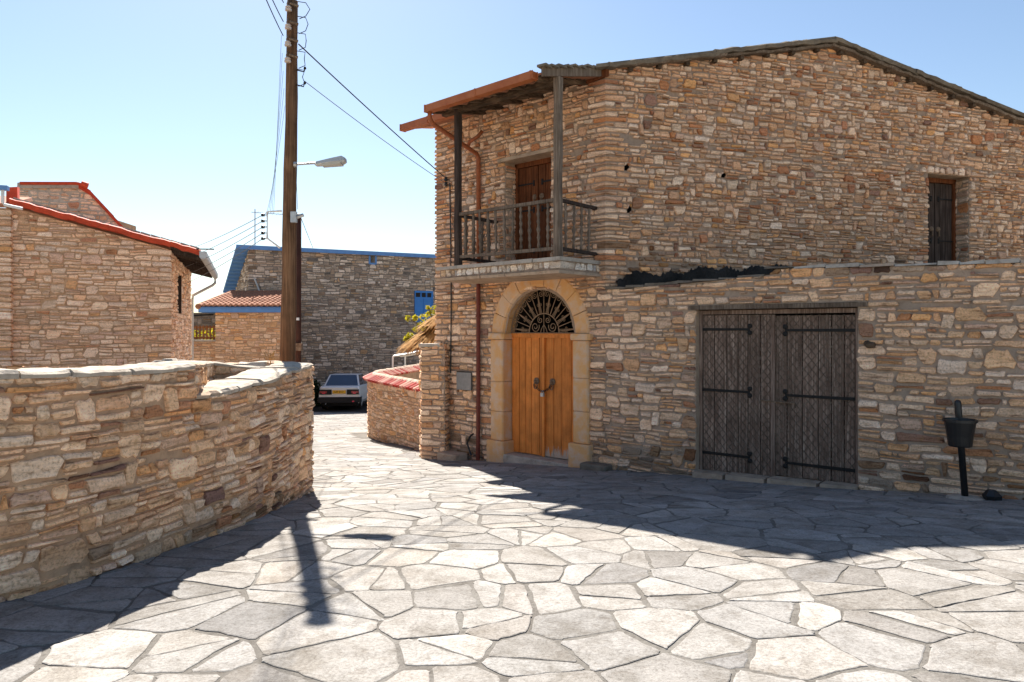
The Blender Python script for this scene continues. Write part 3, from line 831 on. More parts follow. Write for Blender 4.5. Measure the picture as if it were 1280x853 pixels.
# fanlight grille: rays, scrolls, inner arch
m = MB(); Z0 = SPR + .045
def A2(r, a, o=-.12): return D(SC0 - r * math.cos(a), Z0 + r * math.sin(a), o)
def loc2(x, y, o=-.12): return D(SC0 - x, Z0 + y, o)
m.tube([A2(.30, math.pi * i / 24) for i in range(25)], .009, 6); m.tube([A2(ARI - .02, math.pi * i / 32) for i in range(33)], .010, 6)
m.tube([loc2(-.69, 0), loc2(.69, 0)], .010, 6)
NR = 15
for i in range(NR):
    a = math.pi * (i + .5) / NR
    m.tube([A2(.30, a), A2(ARI - .02, a)], .007, 5)
    if i % 2 == 0:
        for da in (-.13, .13): m.tube([A2(.31, a + da * .6), A2(.50, a + da * .15), A2(ARI - .06, a)], .005, 5)
        for da in (-1, 1):
            c = Vector((.44 * math.cos(a), .44 * math.sin(a)))
            m.tube([loc2(c.x + math.cos(a + da * 1.57) * .026 + .024 * (1 - k / 16) * math.cos(a + da * k * .6), c.y + math.sin(a + da * 1.57) * .026 + .024 * (1 - k / 16) * math.sin(a + da * k * .6)) for k in range(14)], .004, 5)
def spiral(cx, cy, r, a0, turn, n=22, d=1): return [loc2(cx + r * (1 - .82 * k / n) * math.cos(a0 + d * turn * k / n), cy + r * (1 - .82 * k / n) * math.sin(a0 + d * turn * k / n)) for k in range(n + 1)]
for i in range(NR + 1):
    a = math.pi * (i + .0) / NR
    if .05 < a < math.pi - .05: m.tube(spiral(.605 * math.cos(a), .605 * math.sin(a), .052, a, 9.5, d=1 if i % 2 else -1), .005, 5)
for sx in (-1, 1):
    m.tube(spiral(sx * .175, .095, .085, math.pi / 2 + sx * 1.2, 10, d=sx), .007, 5)
    m.tube(spiral(sx * .075, .20, .055, math.pi / 2 - sx * .4, 9, d=-sx), .006, 5)
    m.tube([loc2(sx * .07, 0), loc2(sx * .05, .06), loc2(0, .13)], .006, 5)
m.tube([loc2(0, 0), loc2(0, .29)], .006, 5)
m.make('fanlight_grille', GRILLE, house, origin='c')

# ---- balcony
BZ = .965; BO = .92; S0, S1 = .10, 2.50
balc = MB()
balc.hexa([D(S1, .775, -.05), D(S0, .775, -.05), D(S0, .775, BO - .03), D(S1, .775, BO - .03)], [D(S1, BZ - .05, -.05), D(S0, BZ - .05, -.05), D(S0, BZ - .05, BO - .03), D(S1, BZ - .05, BO - .03)])
balcony = balc.make('balcony', MORTAR, house)
PB = Path([D(S1, 0, -.02)[:2], D(S1, 0, BO - .03)[:2], D(S0, 0, BO - .03)[:2], D(S0, 0, -.02)[:2]])
bs = masonry(PB, 0, PB.len, lambda u: .80, lambda u: .925, lambda v: [], (.12, .13), (.07, .16), .022, (.004, .016), [((.70, .63, .55), 4), ((.60, .50, .40), 3), ((.54, .40, .27), 2), ((.40, .36, .33), .7)], 21, tall=0, split=.06, corners=(PB.c[2],))
for s in bs: mesh('facing_stone', s[0], s[1], STONE, balcony, cols=[s[2]] * len(s[0]), origin='c')
for i in range(5):                               # floor slabs and the ledge below
    a, b = S1 + .05 - (S1 - S0 + .09) * i / 5, S1 + .05 - (S1 - S0 + .09) * (i + 1) / 5
    m = MB(); j = [R.uniform(-.02, .02) for _ in range(4)]
    m.hexa([D(a, BZ - .05, -.04), D(b + .008, BZ - .05, -.04), D(b + .008, BZ - .05, BO + .02 + j[0]), D(a, BZ - .05, BO + .02 + j[1])], [D(a, BZ, -.04), D(b + .008, BZ + j[2] * .3, -.04), D(b + .008, BZ + j[2] * .3, BO + .01 + j[0]), D(a, BZ, BO + .01 + j[1])])
    m.make('floor_slab', COPING, balcony, origin='c')
    m = MB()
    m.hexa([D(a, .745, -.02), D(b + .006, .745, -.02), D(b + .006, .745, BO + .02 + j[3]), D(a, .745, BO + .02 + j[0])], [D(a, .785, -.02), D(b + .006, .785, -.02), D(b + .006, .785, BO + .03 + j[3]), D(a, .785, BO + .03 + j[0])])
    m.make('ledge_stone', PLASTER, balcony, origin='c')
PO = .86
def post(s, o, z0, z1, r, name, parent, mat):
    m = MB(); rot = math.atan2(DV.y, DV.x); x, y, _ = D(s, 0, o); n = 8; V = []
    for k in range(n):
        t = k / (n - 1); z = z0 + (z1 - z0) * t; e = r * R.uniform(.92, 1.08)
        jx, jy = R.uniform(-.005, .005), R.uniform(-.005, .005)
        for sx, sy in ((-1, -.6), (-.6, -1), (.6, -1), (1, -.6), (1, .6), (.6, 1), (-.6, 1), (-1, .6)):
            V.append((x + jx + e * (sx * math.cos(rot) - sy * math.sin(rot)), y + jy + e * (sx * math.sin(rot) + sy * math.cos(rot)), z))
    Fc = [(k * 8 + i, k * 8 + (i + 1) % 8, k * 8 + 8 + (i + 1) % 8, k * 8 + 8 + i) for k in range(n - 1) for i in range(8)] + [list(range(7, -1, -1)), list(range((n - 1) * 8, n * 8))]
    return m.add(V, Fc).make(name, mat, parent, origin='c')
post(2.12, PO, BZ, 3.40, .052, 'post', balcony, DARKWOOD); post(.163, PO, BZ, 3.36, .055, 'post', balcony, GREYWOOD)
def bar(p, q, w, h, name, mat, parent):
    p, q = Vector(p), Vector(q); d = (q - p).normalized(); a = d.cross(Vector((0, 0, 1))).normalized() * w / 2; u = Vector((0, 0, h / 2)); m = MB()
    m.hexa([p - a - u, p + a - u, p + a + u, p - a + u], [q - a - u, q + a - u, q + a + u, q - a + u]); return m.make(name, mat, parent, origin='c')
bar(D(2.16, 1.745, PO), D(.12, 1.735, PO), .055, .045, 'handrail', GREYWOOD, balcony); bar(D(2.16, 1.10, PO), D(.12, 1.085, PO), .05, .045, 'bottom_rail', GREYWOOD, balcony)
bar(D(.163, 1.735, PO), D(.163, 1.72, -.02), .05, .045, 'handrail', DARKWOOD, balcony); bar(D(.163, 1.085, PO), D(.163, 1.07, -.02), .05, .045, 'bottom_rail', DARKWOOD, balcony)
bar(D(2.12, 1.735, PO), D(2.12, 1.72, -.02), .05, .045, 'handrail', DARKWOOD, balcony); bar(D(2.12, 1.085, PO), D(2.12, 1.07, -.02), .05, .045, 'bottom_rail', DARKWOOD, balcony)
prof = [(.018, 0), (.022, .05), (.012, .10), (.026, .15), (.013, .20), (.030, .26), (.013, .32), (.026, .37), (.013, .42), (.027, .47), (.012, .52), (.022, .57), (.017, .62)]
b0 = MB().lathe((0, 0, 0), prof, 8).v; bF = MB().lathe((0, 0, 0), prof, 8).f
first = None
spots = [(2.12 - .16 * (i + 1) - .002 * i, PO, 1.108) for i in range(11)] + [(.163, PO - .17 * (i + 1), 1.095) for i in range(4)] + [(2.12, PO - .17 * (i + 1), 1.095) for i in range(4)]
for s, o, z in spots:
    p = D(s, z, o)
    if first is None: first = mesh('baluster', [(v[0] + p[0], v[1] + p[1], v[2] + p[2]) for v in b0], bF, GREYWOOD, balcony, origin=p, smooth=True)
    else:
        c = clone(first, balcony, p); c.rotation_euler = (R.uniform(-.02, .02), R.uniform(-.02, .02), R.uniform(0, 6))
# balcony door and gable door
def old_door(fr, a, b, z0, z1, o, wood, wood2, name, sgn):
    mid = (a + b) / 2
    m = MB()
    for x0, x1, za, zb in ((a, a + .06 * sgn, z0, z1), (b - .06 * sgn, b, z0, z1), (a, b, z1 - .075, z1)):
        m.hexa([fr(x0, za, o - .05), fr(x1, za, o - .05), fr(x1, za, o + .06), fr(x0, za, o + .06)], [fr(x0, zb, o - .05), fr(x1, zb, o - .05), fr(x1, zb, o + .06), fr(x0, zb, o + .06)])
    fr_ = m.make('door_frame', wood2, house, origin='c')
    for x0, x1 in ((a + .06 * sgn, mid - .004 * sgn), (mid + .004 * sgn, b - .06 * sgn)):
        lf = plank_door(fr, x0, x1, z0 + .01, z1 - .08, o, 3, wood, house, name)
        for zz in (z0 + .28, z0 + .92, z1 - .35):
            m = MB(); y0, y1 = (x0, x0 + (x1 - x0) * .8) if x0 == a + .06 * sgn else (x1, x1 + (x0 - x1) * .8)
            m.hexa([fr(y0, zz - .012, o + .03), fr(y1, zz - .012, o + .03), fr(y1, zz - .012, o + .042), fr(y0, zz - .012, o + .042)], [fr(y0, zz + .012, o + .03), fr(y1, zz + .012, o + .03), fr(y1, zz + .012, o + .042), fr(y0, zz + .012, o + .042)])
            nrm = Vector(fr(0, 0, 1)) - Vector(fr(0, 0, 0))
            for dz in (-.03, 0, .03): m.lathe(fr(y1, zz + dz, o + .03), [(.018, 0), (.018, .012), (.0, .016)], 8, nrm)
            m.make('strap_hinge', IRON, lf, origin='c')
        kx = mid + (-.075 if x0 == a + .06 * sgn else .075) * sgn
        m = MB(); nrm = Vector(fr(0, 0, 1)) - Vector(fr(0, 0, 0))
        m.lathe(fr(kx, z0 + 1.12, o + .03), [(.045, 0), (.045, .008), (.028, .02), (0, .03)], 12, nrm); m.tube([fr(kx, z0 + 1.10, o + .05), fr(kx, z0 + 1.0, o + .055)], .012, 6)
        m.make('door_knocker', RUSTIRON, lf, origin='c')
old_door(D, 1.937, .995, .97, 2.66, -.28, REDWOOD, REDWOOD, 'door_leaf', -1)
old_door(G, 5.88, 6.78, .60, 2.59, -.30, DARKWOOD, REDWOOD, 'door_leaf', 1)
bar(D(2.06, 2.69, .0), D(.90, 2.69, .0), .12, .055, 'lintel', PLASTER, house)
# small stones wedged into the putlog holes, so that their outlines are broken
PGH = Path([G(0, 0, .004)[:2], G(4.0, 0, .004)[:2]])
for t, z, w, h in HOLES:
    for sx, sy in ((-1, 1), (1, -1), (1, 1)):
        a, b = t + sx * w * .62, z + sy * h * .62; k, q = w * R.uniform(.35, .8), h * R.uniform(.35, .75)
        out = [(a, b), (a - sx * k, b - sy * q * .1), (a - sx * k * .7, b - sy * q * .6), (a - sx * k * .2, b - sy * q)]
        if sx * sy < 0: out = out[::-1]
        V, Fc, _ = stone_mesh(PGH, out[::-1], R, .02, (.01, .03)); mesh('stone', V, Fc, STONE, house, cols=[pick(PAL['gable'], R)] * len(V), origin='c')
# pale blocks over the gable door
PGL = Path([G(5.0, 0, .004)[:2], G(8.0, 0, .004)[:2]]); t = .70
while t < 1.92:
    w = R.uniform(.10, .17); h = R.uniform(.085, .13); z0 = 2.598; e = [R.uniform(0, .02) for _ in range(8)]
    out = [(t + .012 + e[0], z0), (t + w * .5, z0 + e[1] * .3), (t + w - .012 - e[2], z0), (t + w - .006, z0 + h * .35), (t + w - .012 - e[3], z0 + h * .8), (t + w * .6, z0 + h), (t + .02 + e[4], z0 + h * .92), (t + .006, z0 + h * .4)]
    V, Fc, _ = stone_mesh(PGL, out, R, .02, (.03, .045)); mesh('stone', V, Fc, STONE, house, cols=[pick(PAL['pale'][:3], R)] * len(V), origin='c'); t += w

# ---- roofs of the house
def rz(q):                                       # roof height over a plan point: gable line carried back, falling towards the door front
    return None
rf = MB()
TH = .11
ridge_b = CP + GV * 3.84 - GN * 9.0
def quad_slab(m, pts, th):
    b = [(x, y, z - th) for x, y, z in pts]; return m.hexa(b, pts)
eL0, eL1 = D(-.10, 3.70, .10), D(4.0, 3.50, .12)
quad_slab(rf, [G(-.22, 3.66, .16), G(3.84, 4.55, .16), (ridge_b.x, ridge_b.y, 4.55), (E_.x - .3, E_.y, 3.62)], .05)
quad_slab(rf, [G(3.84, 4.55, .16), G(9.2, 3.46, .16), (C_.x, C_.y, 3.5), (ridge_b.x, ridge_b.y, 4.55)], .05)
roof = rf.make('roof', CONCRETE, house)
def verge_piece(t0, t1, z0, z1, th, o0, o1, mat, name):
    m = MB(); V = []; n = max(3, int(abs(t1 - t0) / .09)); sec = []
    for i in range(n + 1):
        t = t0 + (t1 - t0) * i / n; z = z0 + (z1 - z0) * i / n; e = R.uniform(-.014, .014); f = R.uniform(-.012, .012)
        sec.append([G(t, z - th + f, o0), G(t, z - th + f, o1 + e * .8), G(t, z - th * .35 + e * .5, o1 + .018 + e), G(t, z + e * .6, o1 - .03 + f), G(t, z + f * .4, o0)])
    V = sum(sec, []); Fc = [list(range(4, -1, -1)), list(range(n * 5, n * 5 + 5))]
    for k in range(n):
        for i in range(5): Fc.append((k * 5 + i, k * 5 + 5 + i, k * 5 + 5 + (i + 1) % 5, k * 5 + (i + 1) % 5))
    # faces out
    return m.add(V, [q[::-1] for q in Fc]).make(name, mat, roof, origin='c')
tl = [(-.02, .95), (.95, 1.75), (1.70, 2.6), (2.55, 3.3), (3.25, 3.88), (3.84, 4.6), (4.55, 5.5), (5.45, 6.35), (6.3, 7.3), (7.25, 8.2), (8.15, 9.1)]
for i, (a, b) in enumerate(tl):
    dz = .07 + R.uniform(-.012, .012) + (.015 if i > 1 else -.02)
    verge_piece(a, b, roof_z(a) + dz, roof_z(b) + dz, .075, -.3, .17 + R.uniform(-.015, .015), CONCRETE, 'verge_slab')
for a, b in ((.3, 1.9), (1.75, 3.86), (3.82, 5.7), (5.65, 7.4), (7.35, 9.1)):
    verge_piece(a, b, roof_z(a) + .005, roof_z(b) + .005, .05, -.1, .13 + R.uniform(-.01, .01), GREYWOOD, 'verge_board')
for t in [.35 + .46 * i for i in range(18)]:
    m = MB(); z = roof_z(t) - .075; rot = math.atan2(GV.y, GV.x)
    m.box((G(t, z, .02)[0], G(t, z, .02)[1], z), .06, .16, .06, rot); m.make('rafter_end', ROOFWOOD, roof, origin='c')
# red board at the corner, then the lean-to roof over the balcony
m = MB(); m.hexa([D(-.03, 3.55, .04), D(-.06, 3.55, .0), D(.42, 3.50, .05), D(.42, 3.50, .09)], [D(-.03, 3.66, .04), D(-.06, 3.66, .0), D(.42, 3.60, .05), D(.42, 3.60, .09)]); m.make('corner_board', REDWOOD, roof, origin='c')
GZ = 3.375
m = MB()
quad_slab(m, [D(2.46, GZ + .005, 1.13), D(.24, GZ + .005, 1.13), D(.05, 3.63, -.12), D(2.46, 3.63, -.12)], .03)
quad_slab(m, [D(3.85, 3.50, .48), D(2.46, 3.50, .48), D(2.46, 3.61, -.12), D(3.85, 3.61, -.12)], .03)
bal_roof = m.make('balcony_roof', TILE, house)
for i in range(27):                              # soffit boards running along the front
    o = -.02 + i * .042
    z = 3.60 - .205 * max(0, o) - .015
    m = MB(); a, b = 2.44 + R.uniform(-.02, .02), .28 + R.uniform(-.03, .03); z2 = z - R.uniform(0, .012)
    m.hexa([D(a, z2 - .018, o), D(b, z2 - .018, o), D(b, z2 - .022, o + .038), D(a, z2 - .022, o + .038)], [D(a, z, o), D(b, z, o), D(b, z - .006, o + .038), D(a, z - .006, o + .038)])
    m.make('soffit_board', ROOFWOOD, bal_roof, origin='c')
for s in (.32, .74, 1.16, 1.58, 2.0, 2.40): bar(D(s, 3.55, -.02), D(s, 3.315, 1.12), .06, .07, 'rafter', ROOFWOOD, bal_roof)
bar(D(2.44, 3.345, PO), D(.16, 3.345, PO), .09, .10, 'eave_beam', ROOFWOOD, bal_roof)
m = MB(); m.hexa([D(.20, 3.31, 1.16), D(.16, 3.31, 1.16), D(.00, 3.54, .10), D(.04, 3.54, .10)], [D(.20, 3.43, 1.16), D(.16, 3.43, 1.16), D(.00, 3.66, .10), D(.04, 3.66, .10)]); m.make('side_board', GREYWOOD, bal_roof, origin='c')
for i in range(9):                               # broken tile edge on the side
    t = i / 8; o = 1.13 - 1.08 * t; z = GZ + .07 + .235 * t * .98 + R.uniform(-.01, .012); m = MB()
    m.box((*D(.17 - .12 * t, 0, o)[:2], z), .14, .15, .022 + R.uniform(0, .012), math.atan2(DV.y, DV.x) + R.uniform(-.2, .2)); m.make('edge_tile', CONCRETE, bal_roof, origin='c')
def gutter(s0, s1, z, o, name):
    m = MB(); sec = [(0, .0), (0, .105), (.012, .105), (.012, .012), (.10, .012), (.10, .105), (.112, .105), (.112, 0)]
    V = []; Fc = []
    for s in (s0, s1):
        for (a, b) in sec: V.append(D(s, z + b - .085, o + a))
    n = len(sec)
    for i in range(n): Fc.append((i, (i + 1) % n, n + (i + 1) % n, n + i))
    Fc += [(0, 1, 2, 3, 4, 5, 6, 7), (8, 9, 10, 11, 12, 13, 14, 15)]
    m.add(V, Fc)
    for s in (s0, s0 + (s1 - s0) * .5, s1 + .04): m.hexa([D(s + .012, z - .09, o - .004), D(s - .012, z - .09, o - .004), D(s - .012, z - .09, o + .118), D(s + .012, z - .09, o + .118)], [D(s + .012, z + .024, o - .004), D(s - .012, z + .024, o - .004), D(s - .012, z + .024, o + .118), D(s + .012, z + .024, o + .118)])
    return m.make(name, GUTTER, house, origin='c')
gutter(2.45, .28, GZ, 1.13, 'gutter'); gutter(3.86, 2.45, 3.49, .48, 'gutter')
for i in range(13):                              # tile ends just over the gutters
    m = MB(); s = 2.38 - i * .165; m.tube([D(s, GZ - .03, 1.18), D(s, GZ + .10, .60)], .05, 8); m.make('eave_tile', TILE, bal_roof, origin='c')
for i in range(6):
    m = MB(); s = 3.78 - i * .19; m.tube([D(s, 3.475, .53), D(s, 3.575, .15)], .055, 8); m.make('eave_tile', TILE, bal_roof, origin='c')
# pipes, cables, panel
m = MB(); m.tube([D(2.40, 3.31, 1.185), D(2.40, 3.20, 1.185), D(2.41, 3.13, 1.12), D(2.47, 2.86, .12), D(2.48, 2.80, .075), D(2.47, .98, .075)], .036, 8)
m.make('upper_downpipe', PIPE_O, house, smooth=True)
m = MB(); m.tube([D(2.36, 3.22, .10), D(2.42, 3.13, .14), D(2.62, 3.08, .14), D(2.66, 3.0, .14)], .03, 8); m.make('pipe_branch', PIPE_O, house, smooth=True)
m = MB(); m.tube([D(2.48, .80, .075), D(2.48, -1.25, .075), D(2.48, g(11.8) + .02, .085)], .034, 8)
for z in (.2, -1.3): m.lathe(D(2.48, z, .075), [(.046, 0), (.046, .04)], 10)
m.make('downpipe', PIPE, house, smooth=False)
m = MB(); m.hexa([D(3.02, -1.01, .035), D(2.66, -1.01, .035), D(2.66, -1.01, .06), D(3.02, -1.01, .06)], [D(3.02, -.72, .035), D(2.66, -.72, .035), D(2.66, -.72, .06), D(3.02, -.72, .06)])
pan = m.make('meter_panel', GREYMETAL, house, origin='c')
m = MB(); m.tube([D(2.665, -.71, .055), D(3.02, -.71, .055)], .007, 6); m.tube([D(2.665, -1.01, .055), D(2.665, -.71, .055)], .007, 6); m.make('panel_rim', IRON, pan, origin='c')
m = MB(); m.tube([D(3.20, 2.50, .05), D(3.18, 1.2, .04), D(3.17, .3, .045), D(3.19, -.75, .04)], .011, 6); m.make('wall_cable', BLACK, house)
for i, z in enumerate((2.56, 2.47)):
    m = MB(); m.tube([D(3.24, z, -.02), D(3.24, z, .10)], .008, 5); m.lathe(D(3.24, z - .03, .10), [(.02, 0), (.034, .012), (.034, .03), (.024, .04), (.03, .06), (.01, .075)], 10); m.make('insulator', BLACK, house, origin='c')
m = MB(); m.tube([D(2.62, g(12) + .10, .10), D(2.70, g(12) + .30, .12), D(2.64, g(12) + .42, .10), D(2.58, g(12) + .46, .09)], .016, 6); m.make('standpipe', BLACK, house)

# ---- yard wall: mortar, roof, gate
m = backing(PW, UC, PW.len, lambda u: -2.7, lambda u: parapet(u - UC) - .012, [gate_hole], extra=[UC + 2.34, UC + 2.40])
m.make('mortar_face', MORTAR_C, yard)
m = MB(); e1, e2 = W(7.2, .53, -.02), G(9.0, .53, .01)
m.add([W(0.02, .53, -.02), W(7.2, .53, -.02), e2, G(.05, .53, .01)], [(0, 1, 2, 3)])
m.add([W(.02, .53, -.02), W(7.2, .53, -.02), W(7.2, .40, -.02), W(.02, .40, -.02)], [(3, 2, 1, 0)])
m.add([W(7.2, -2, 0), W(7.2, .53, 0), e2, (e2[0], e2[1], -2)], [(0, 1, 2, 3)])
m.make('flat_roof', CONCRETE, yard)
rr = random.Random(5); r = .02                  # coping stones along the top
while r < 7.1:
    L_ = rr.uniform(.16, .42); L_ = min(L_, 7.15 - r); z = parapet(r + L_ / 2); th = rr.uniform(.014, .034); ov = rr.uniform(.022, .045)
    m = MB(); e = [rr.uniform(-.012, .012) for _ in range(4)]
    m.hexa([W(r + .004, z - .006, -.30), W(r + .004, z - .006, ov + e[0]), W(r + L_ - .004, z - .006, ov + e[1]), W(r + L_ - .004, z - .006, -.30)][::-1],
           [W(r + .006, z + th, -.30), W(r + .006, z + th + e[2], ov - .015 + e[0]), W(r + L_ - .006, z + th + e[3], ov - .015 + e[1]), W(r + L_ - .006, z + th, -.30)][::-1])
    m.make('coping_stone', (COPING if rr.random() < .45 else PLASTER) if r > 2.35 else CONCRETE, yard, origin='c'); r += L_
m = MB(); V = []; n = 120                        # tar flashing against the house wall
for i in range(n + 1):
    t = .15 + 3.7 * i / n; h = .79 + .080 * t * (1 if t < 2.4 else 1 - (t - 2.4) * .35) + R.uniform(-.035, .03) + .025 * math.sin(t * 5) + .02 * math.sin(t * 13 + 1) - .03
    h -= .18 * max(0, .35 - t) / .35
    V += [G(t, .55, .075), G(t, h - .05, .066 + R.uniform(-.008, .008)), G(t, h, .04)]
Fc = []
for i in range(n):
    for k in range(2): Fc.append((i * 3 + k, i * 3 + 3 + k, i * 3 + 4 + k, i * 3 + 1 + k))
m.add(V, Fc).make('tar_flashing', LICHEN, yard)
m = MB()                                         # timber lintel and gate frame
m.hexa([W(1.29, .252, -.25), W(3.42, .252, -.25), W(3.42, .252, .03), W(1.29, .252, .03)], [W(1.29, .305, -.25), W(3.42, .30, -.25), W(3.42, .30, .035), W(1.29, .305, .035)]); m.make('lintel', GREYWOOD, yard, origin='c')
reveal(W, 1.374, 3.31, -2.4, .25, .30, PLASTER, yard)
GB0, GB1 = -1.83, -1.755; GO = -.10
m = MB()
for a, b, z0, z1 in ((1.378, 1.42, -1.9, .24), (3.265, 3.306, -1.9, .24), (1.42, 3.265, .19, .24)):
    m.hexa([W(a, z0, GO - .06), W(b, z0, GO - .06), W(b, z0, GO + .02), W(a, z0, GO + .02)], [W(a, z1, GO - .06), W(b, z1, GO - .06), W(b, z1, GO + .02), W(a, z1, GO + .02)])
m.make('gate_frame', GATEWOOD, yard, origin='c')
for a, b, z0, hin in ((1.425, 2.335, -1.80, 1.425), (2.345, 3.26, -1.755, 3.26)):
    lf = plank_door(W, a, b, z0, .18 if hin < 2 else .165, GO - .03, 6, GATEWOOD, yard, 'gate_leaf', th=.035)
    m = MB(); h = .18 - z0; wd = b - a; sp = .088; oz = GO + .008           # carved diamond lattice of thin strips
    for dr in (1, -1):
        k = -int(h / sp) - 2
        while k * sp < wd + h:
            c = k * sp
            pts = []
            for z in (z0 + .01, .17):
                x = c + dr * (z - z0) * .82 if dr > 0 else c + (z - z0) * -.82
                pts.append((x, z))
            (x0, za), (x1, zb) = pts; t0, t1 = 0., 1.
            dx = x1 - x0
            if abs(dx) > 1e-9:
                ta, tb = (0 - x0) / dx, (wd - x0) / dx
                t0, t1 = max(t0, min(ta, tb)), min(t1, max(ta, tb))
            if t1 - t0 > .01:
                p = (a + x0 + dx * t0, za + (zb - za) * t0); q = (a + x0 + dx * t1, za + (zb - za) * t1)
                w = .0042
                m.hexa([W(p[0] - w, p[1], oz), W(p[0] + w, p[1], oz), W(q[0] + w, q[1], oz), W(q[0] - w, q[1], oz)], [W(p[0] - w, p[1], oz + .005), W(p[0] + w, p[1], oz + .005), W(q[0] + w, q[1], oz + .005), W(q[0] - w, q[1], oz + .005)])
            k += 1
    m.make('lattice', GREYWOOD, lf)
    for z in (.0, -.775, -1.58):
        e = a + .62 if hin < 2 else b - .78; m = MB()
        zz = z + (0 if hin < 2 else -.01)
        m.hexa([W(hin, zz - .018, GO + .008), W(e, zz - .014, GO + .008), W(e, zz - .014, GO + .022), W(hin, zz - .018, GO + .022)], [W(hin, zz + .018, GO + .008), W(e, zz + .014, GO + .008), W(e, zz + .014, GO + .022), W(hin, zz + .018, GO + .022)])
        for dx, dz in ((.0, .042), (0, -.042)): m.lathe(W(e + dx, zz + dz, GO + .006), [(.030, 0), (.030, .014), (.012, .020)], 10, (WN.x, WN.y, 0))
        m.make('strap_hinge', IRON, lf, origin='c')
m = MB(); m.tube([W(2.19, -.865, GO + .03), W(2.60, -.875, GO + .03), W(2.60, -.93, GO + .035)], .011, 6); m.make('bolt', RUSTIRON, yard, origin='c')
m = MB(); m.hexa([W(2.315, -1.77, GO), W(2.36, -1.77, GO), W(2.36, -1.77, GO + .035), W(2.315, -1.77, GO + .035)], [W(2.315, .175, GO), W(2.36, .175, GO), W(2.36, .175, GO + .035), W(2.315, .175, GO + .035)]); m.make('meeting_strip', GATEWOOD, yard, origin='c')
for a, b in ((1.36, 1.80), (1.80, 2.32), (2.32, 2.92), (2.92, 3.34)):        # threshold stones
    zt = -1.815 + (a + b - 2.7) * .02; m = MB(); j = R.uniform(-.03, .03)
    m.hexa([W(a + .01, zt - .25, -.28), W(b - .01, zt - .25, -.28), W(b - .01, zt - .25, .12 + j), W(a + .01, zt - .25, .13)], [W(a + .015, zt, -.28), W(b - .015, zt + .008, -.28), W(b - .02, zt + .006, .11 + j), W(a + .02, zt - .004, .12)]); m.make('threshold_stone', PLASTER, yard, origin='c')
m = MB(); m.box(W(1.9, -1, -1.3), .01, .01, .01)
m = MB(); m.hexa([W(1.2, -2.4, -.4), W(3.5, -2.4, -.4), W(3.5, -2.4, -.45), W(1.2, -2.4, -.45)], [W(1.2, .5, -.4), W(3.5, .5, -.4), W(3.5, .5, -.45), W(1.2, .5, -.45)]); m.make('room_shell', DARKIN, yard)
m = MB(); m.tube([W(3.40, -.15, .0), W(3.44, -.17, .06), W(3.50, -.17, .07)], [.035, .04, .03], 7); m.make('wooden_peg', ROOFWOOD, yard, origin='c')
# ------------------------------------------------------------------ curved garden wall in front
TOPH, ENDZ = -.265, -.40
nearwall = thing('garden_wall', 'low curved rubble stone wall with pale coping and rounded end', 'wall', (LW[4][0], LW[4][1], g(LW[4][1])))
d0 = Vector(LW[0]) - Vector(LW[1]); d0.normalize()
ext = [tuple(Vector(LW[0]) + d0 * k) for k in (2.6, 1.7, .8)]
e = Vector(LW[-1]); rnd = [(e.x + .02, e.y + .30), (e.x - .03, e.y + .55), (e.x - .16, e.y + .75), (e.x - .36, e.y + .86), (e.x - .62, e.y + .88), (e.x - 1.2, e.y + .75), (e.x - 2.2, e.y + .62), (e.x - 3.4, e.y + .6)]
def smooth_pts(P, it=2):
    P = [Vector(p) for p in P]
    for _ in range(it):
        Q = [P[0]]
        for a, b in zip(P, P[1:]): Q += [a * .75 + b * .25, a * .25 + b * .75]
        P = Q + [P[-1]]
    return [tuple(p) for p in P]
NP = Path(smooth_pts(ext + LW + rnd), smooth=True)
def u_near(q): 
    return min((((NP.p[i] + (NP.p[i + 1] - NP.p[i]) * t) - Vector(q)).length, NP.c[i] + (NP.c[i + 1] - NP.c[i]) * t) for i in range(len(NP.p) - 1) for t in (0, .25, .5, .75))[1]
USTEP = u_near(hit(244, 677)); UEND = u_near(LW[-1])
def near_top(u):
    if u < USTEP: return TOPH + .012 * math.sin(u * 3.1)
    return -.49 + (ENDZ + .49) * min(1, (u - USTEP) / (UEND - USTEP)) + .008 * math.sin(u * 7)
def near_bot(u): return g(NP(u, 0)[1]) - .05
def foot_tone(u, v, c, rr):  # some stones darker near the foot of the wall
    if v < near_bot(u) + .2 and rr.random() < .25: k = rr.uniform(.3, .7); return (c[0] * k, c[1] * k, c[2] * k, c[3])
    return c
def near_open(v):
    if v < -.52: return []
    u = USTEP
    while u < NP.len and near_top(u) < v + .02: u += .05
    return [(USTEP, u)] if u > USTEP else []
ns = masonry(NP, 0, NP.len, lambda u: near_bot(u), near_top, near_open, (.034, .098), (.08, .28), .011, (.008, .030), PAL['near'], 31, tall=.16, split=.34, snaps=(), tint=foot_tone)
m = backing(NP, 0, NP.len, lambda u: near_bot(u) - .1, lambda u: near_top(u) - .02, [], extra=[USTEP - .001, USTEP + .001], step=.12); m.make('mortar_face', MORTAR_W, nearwall)
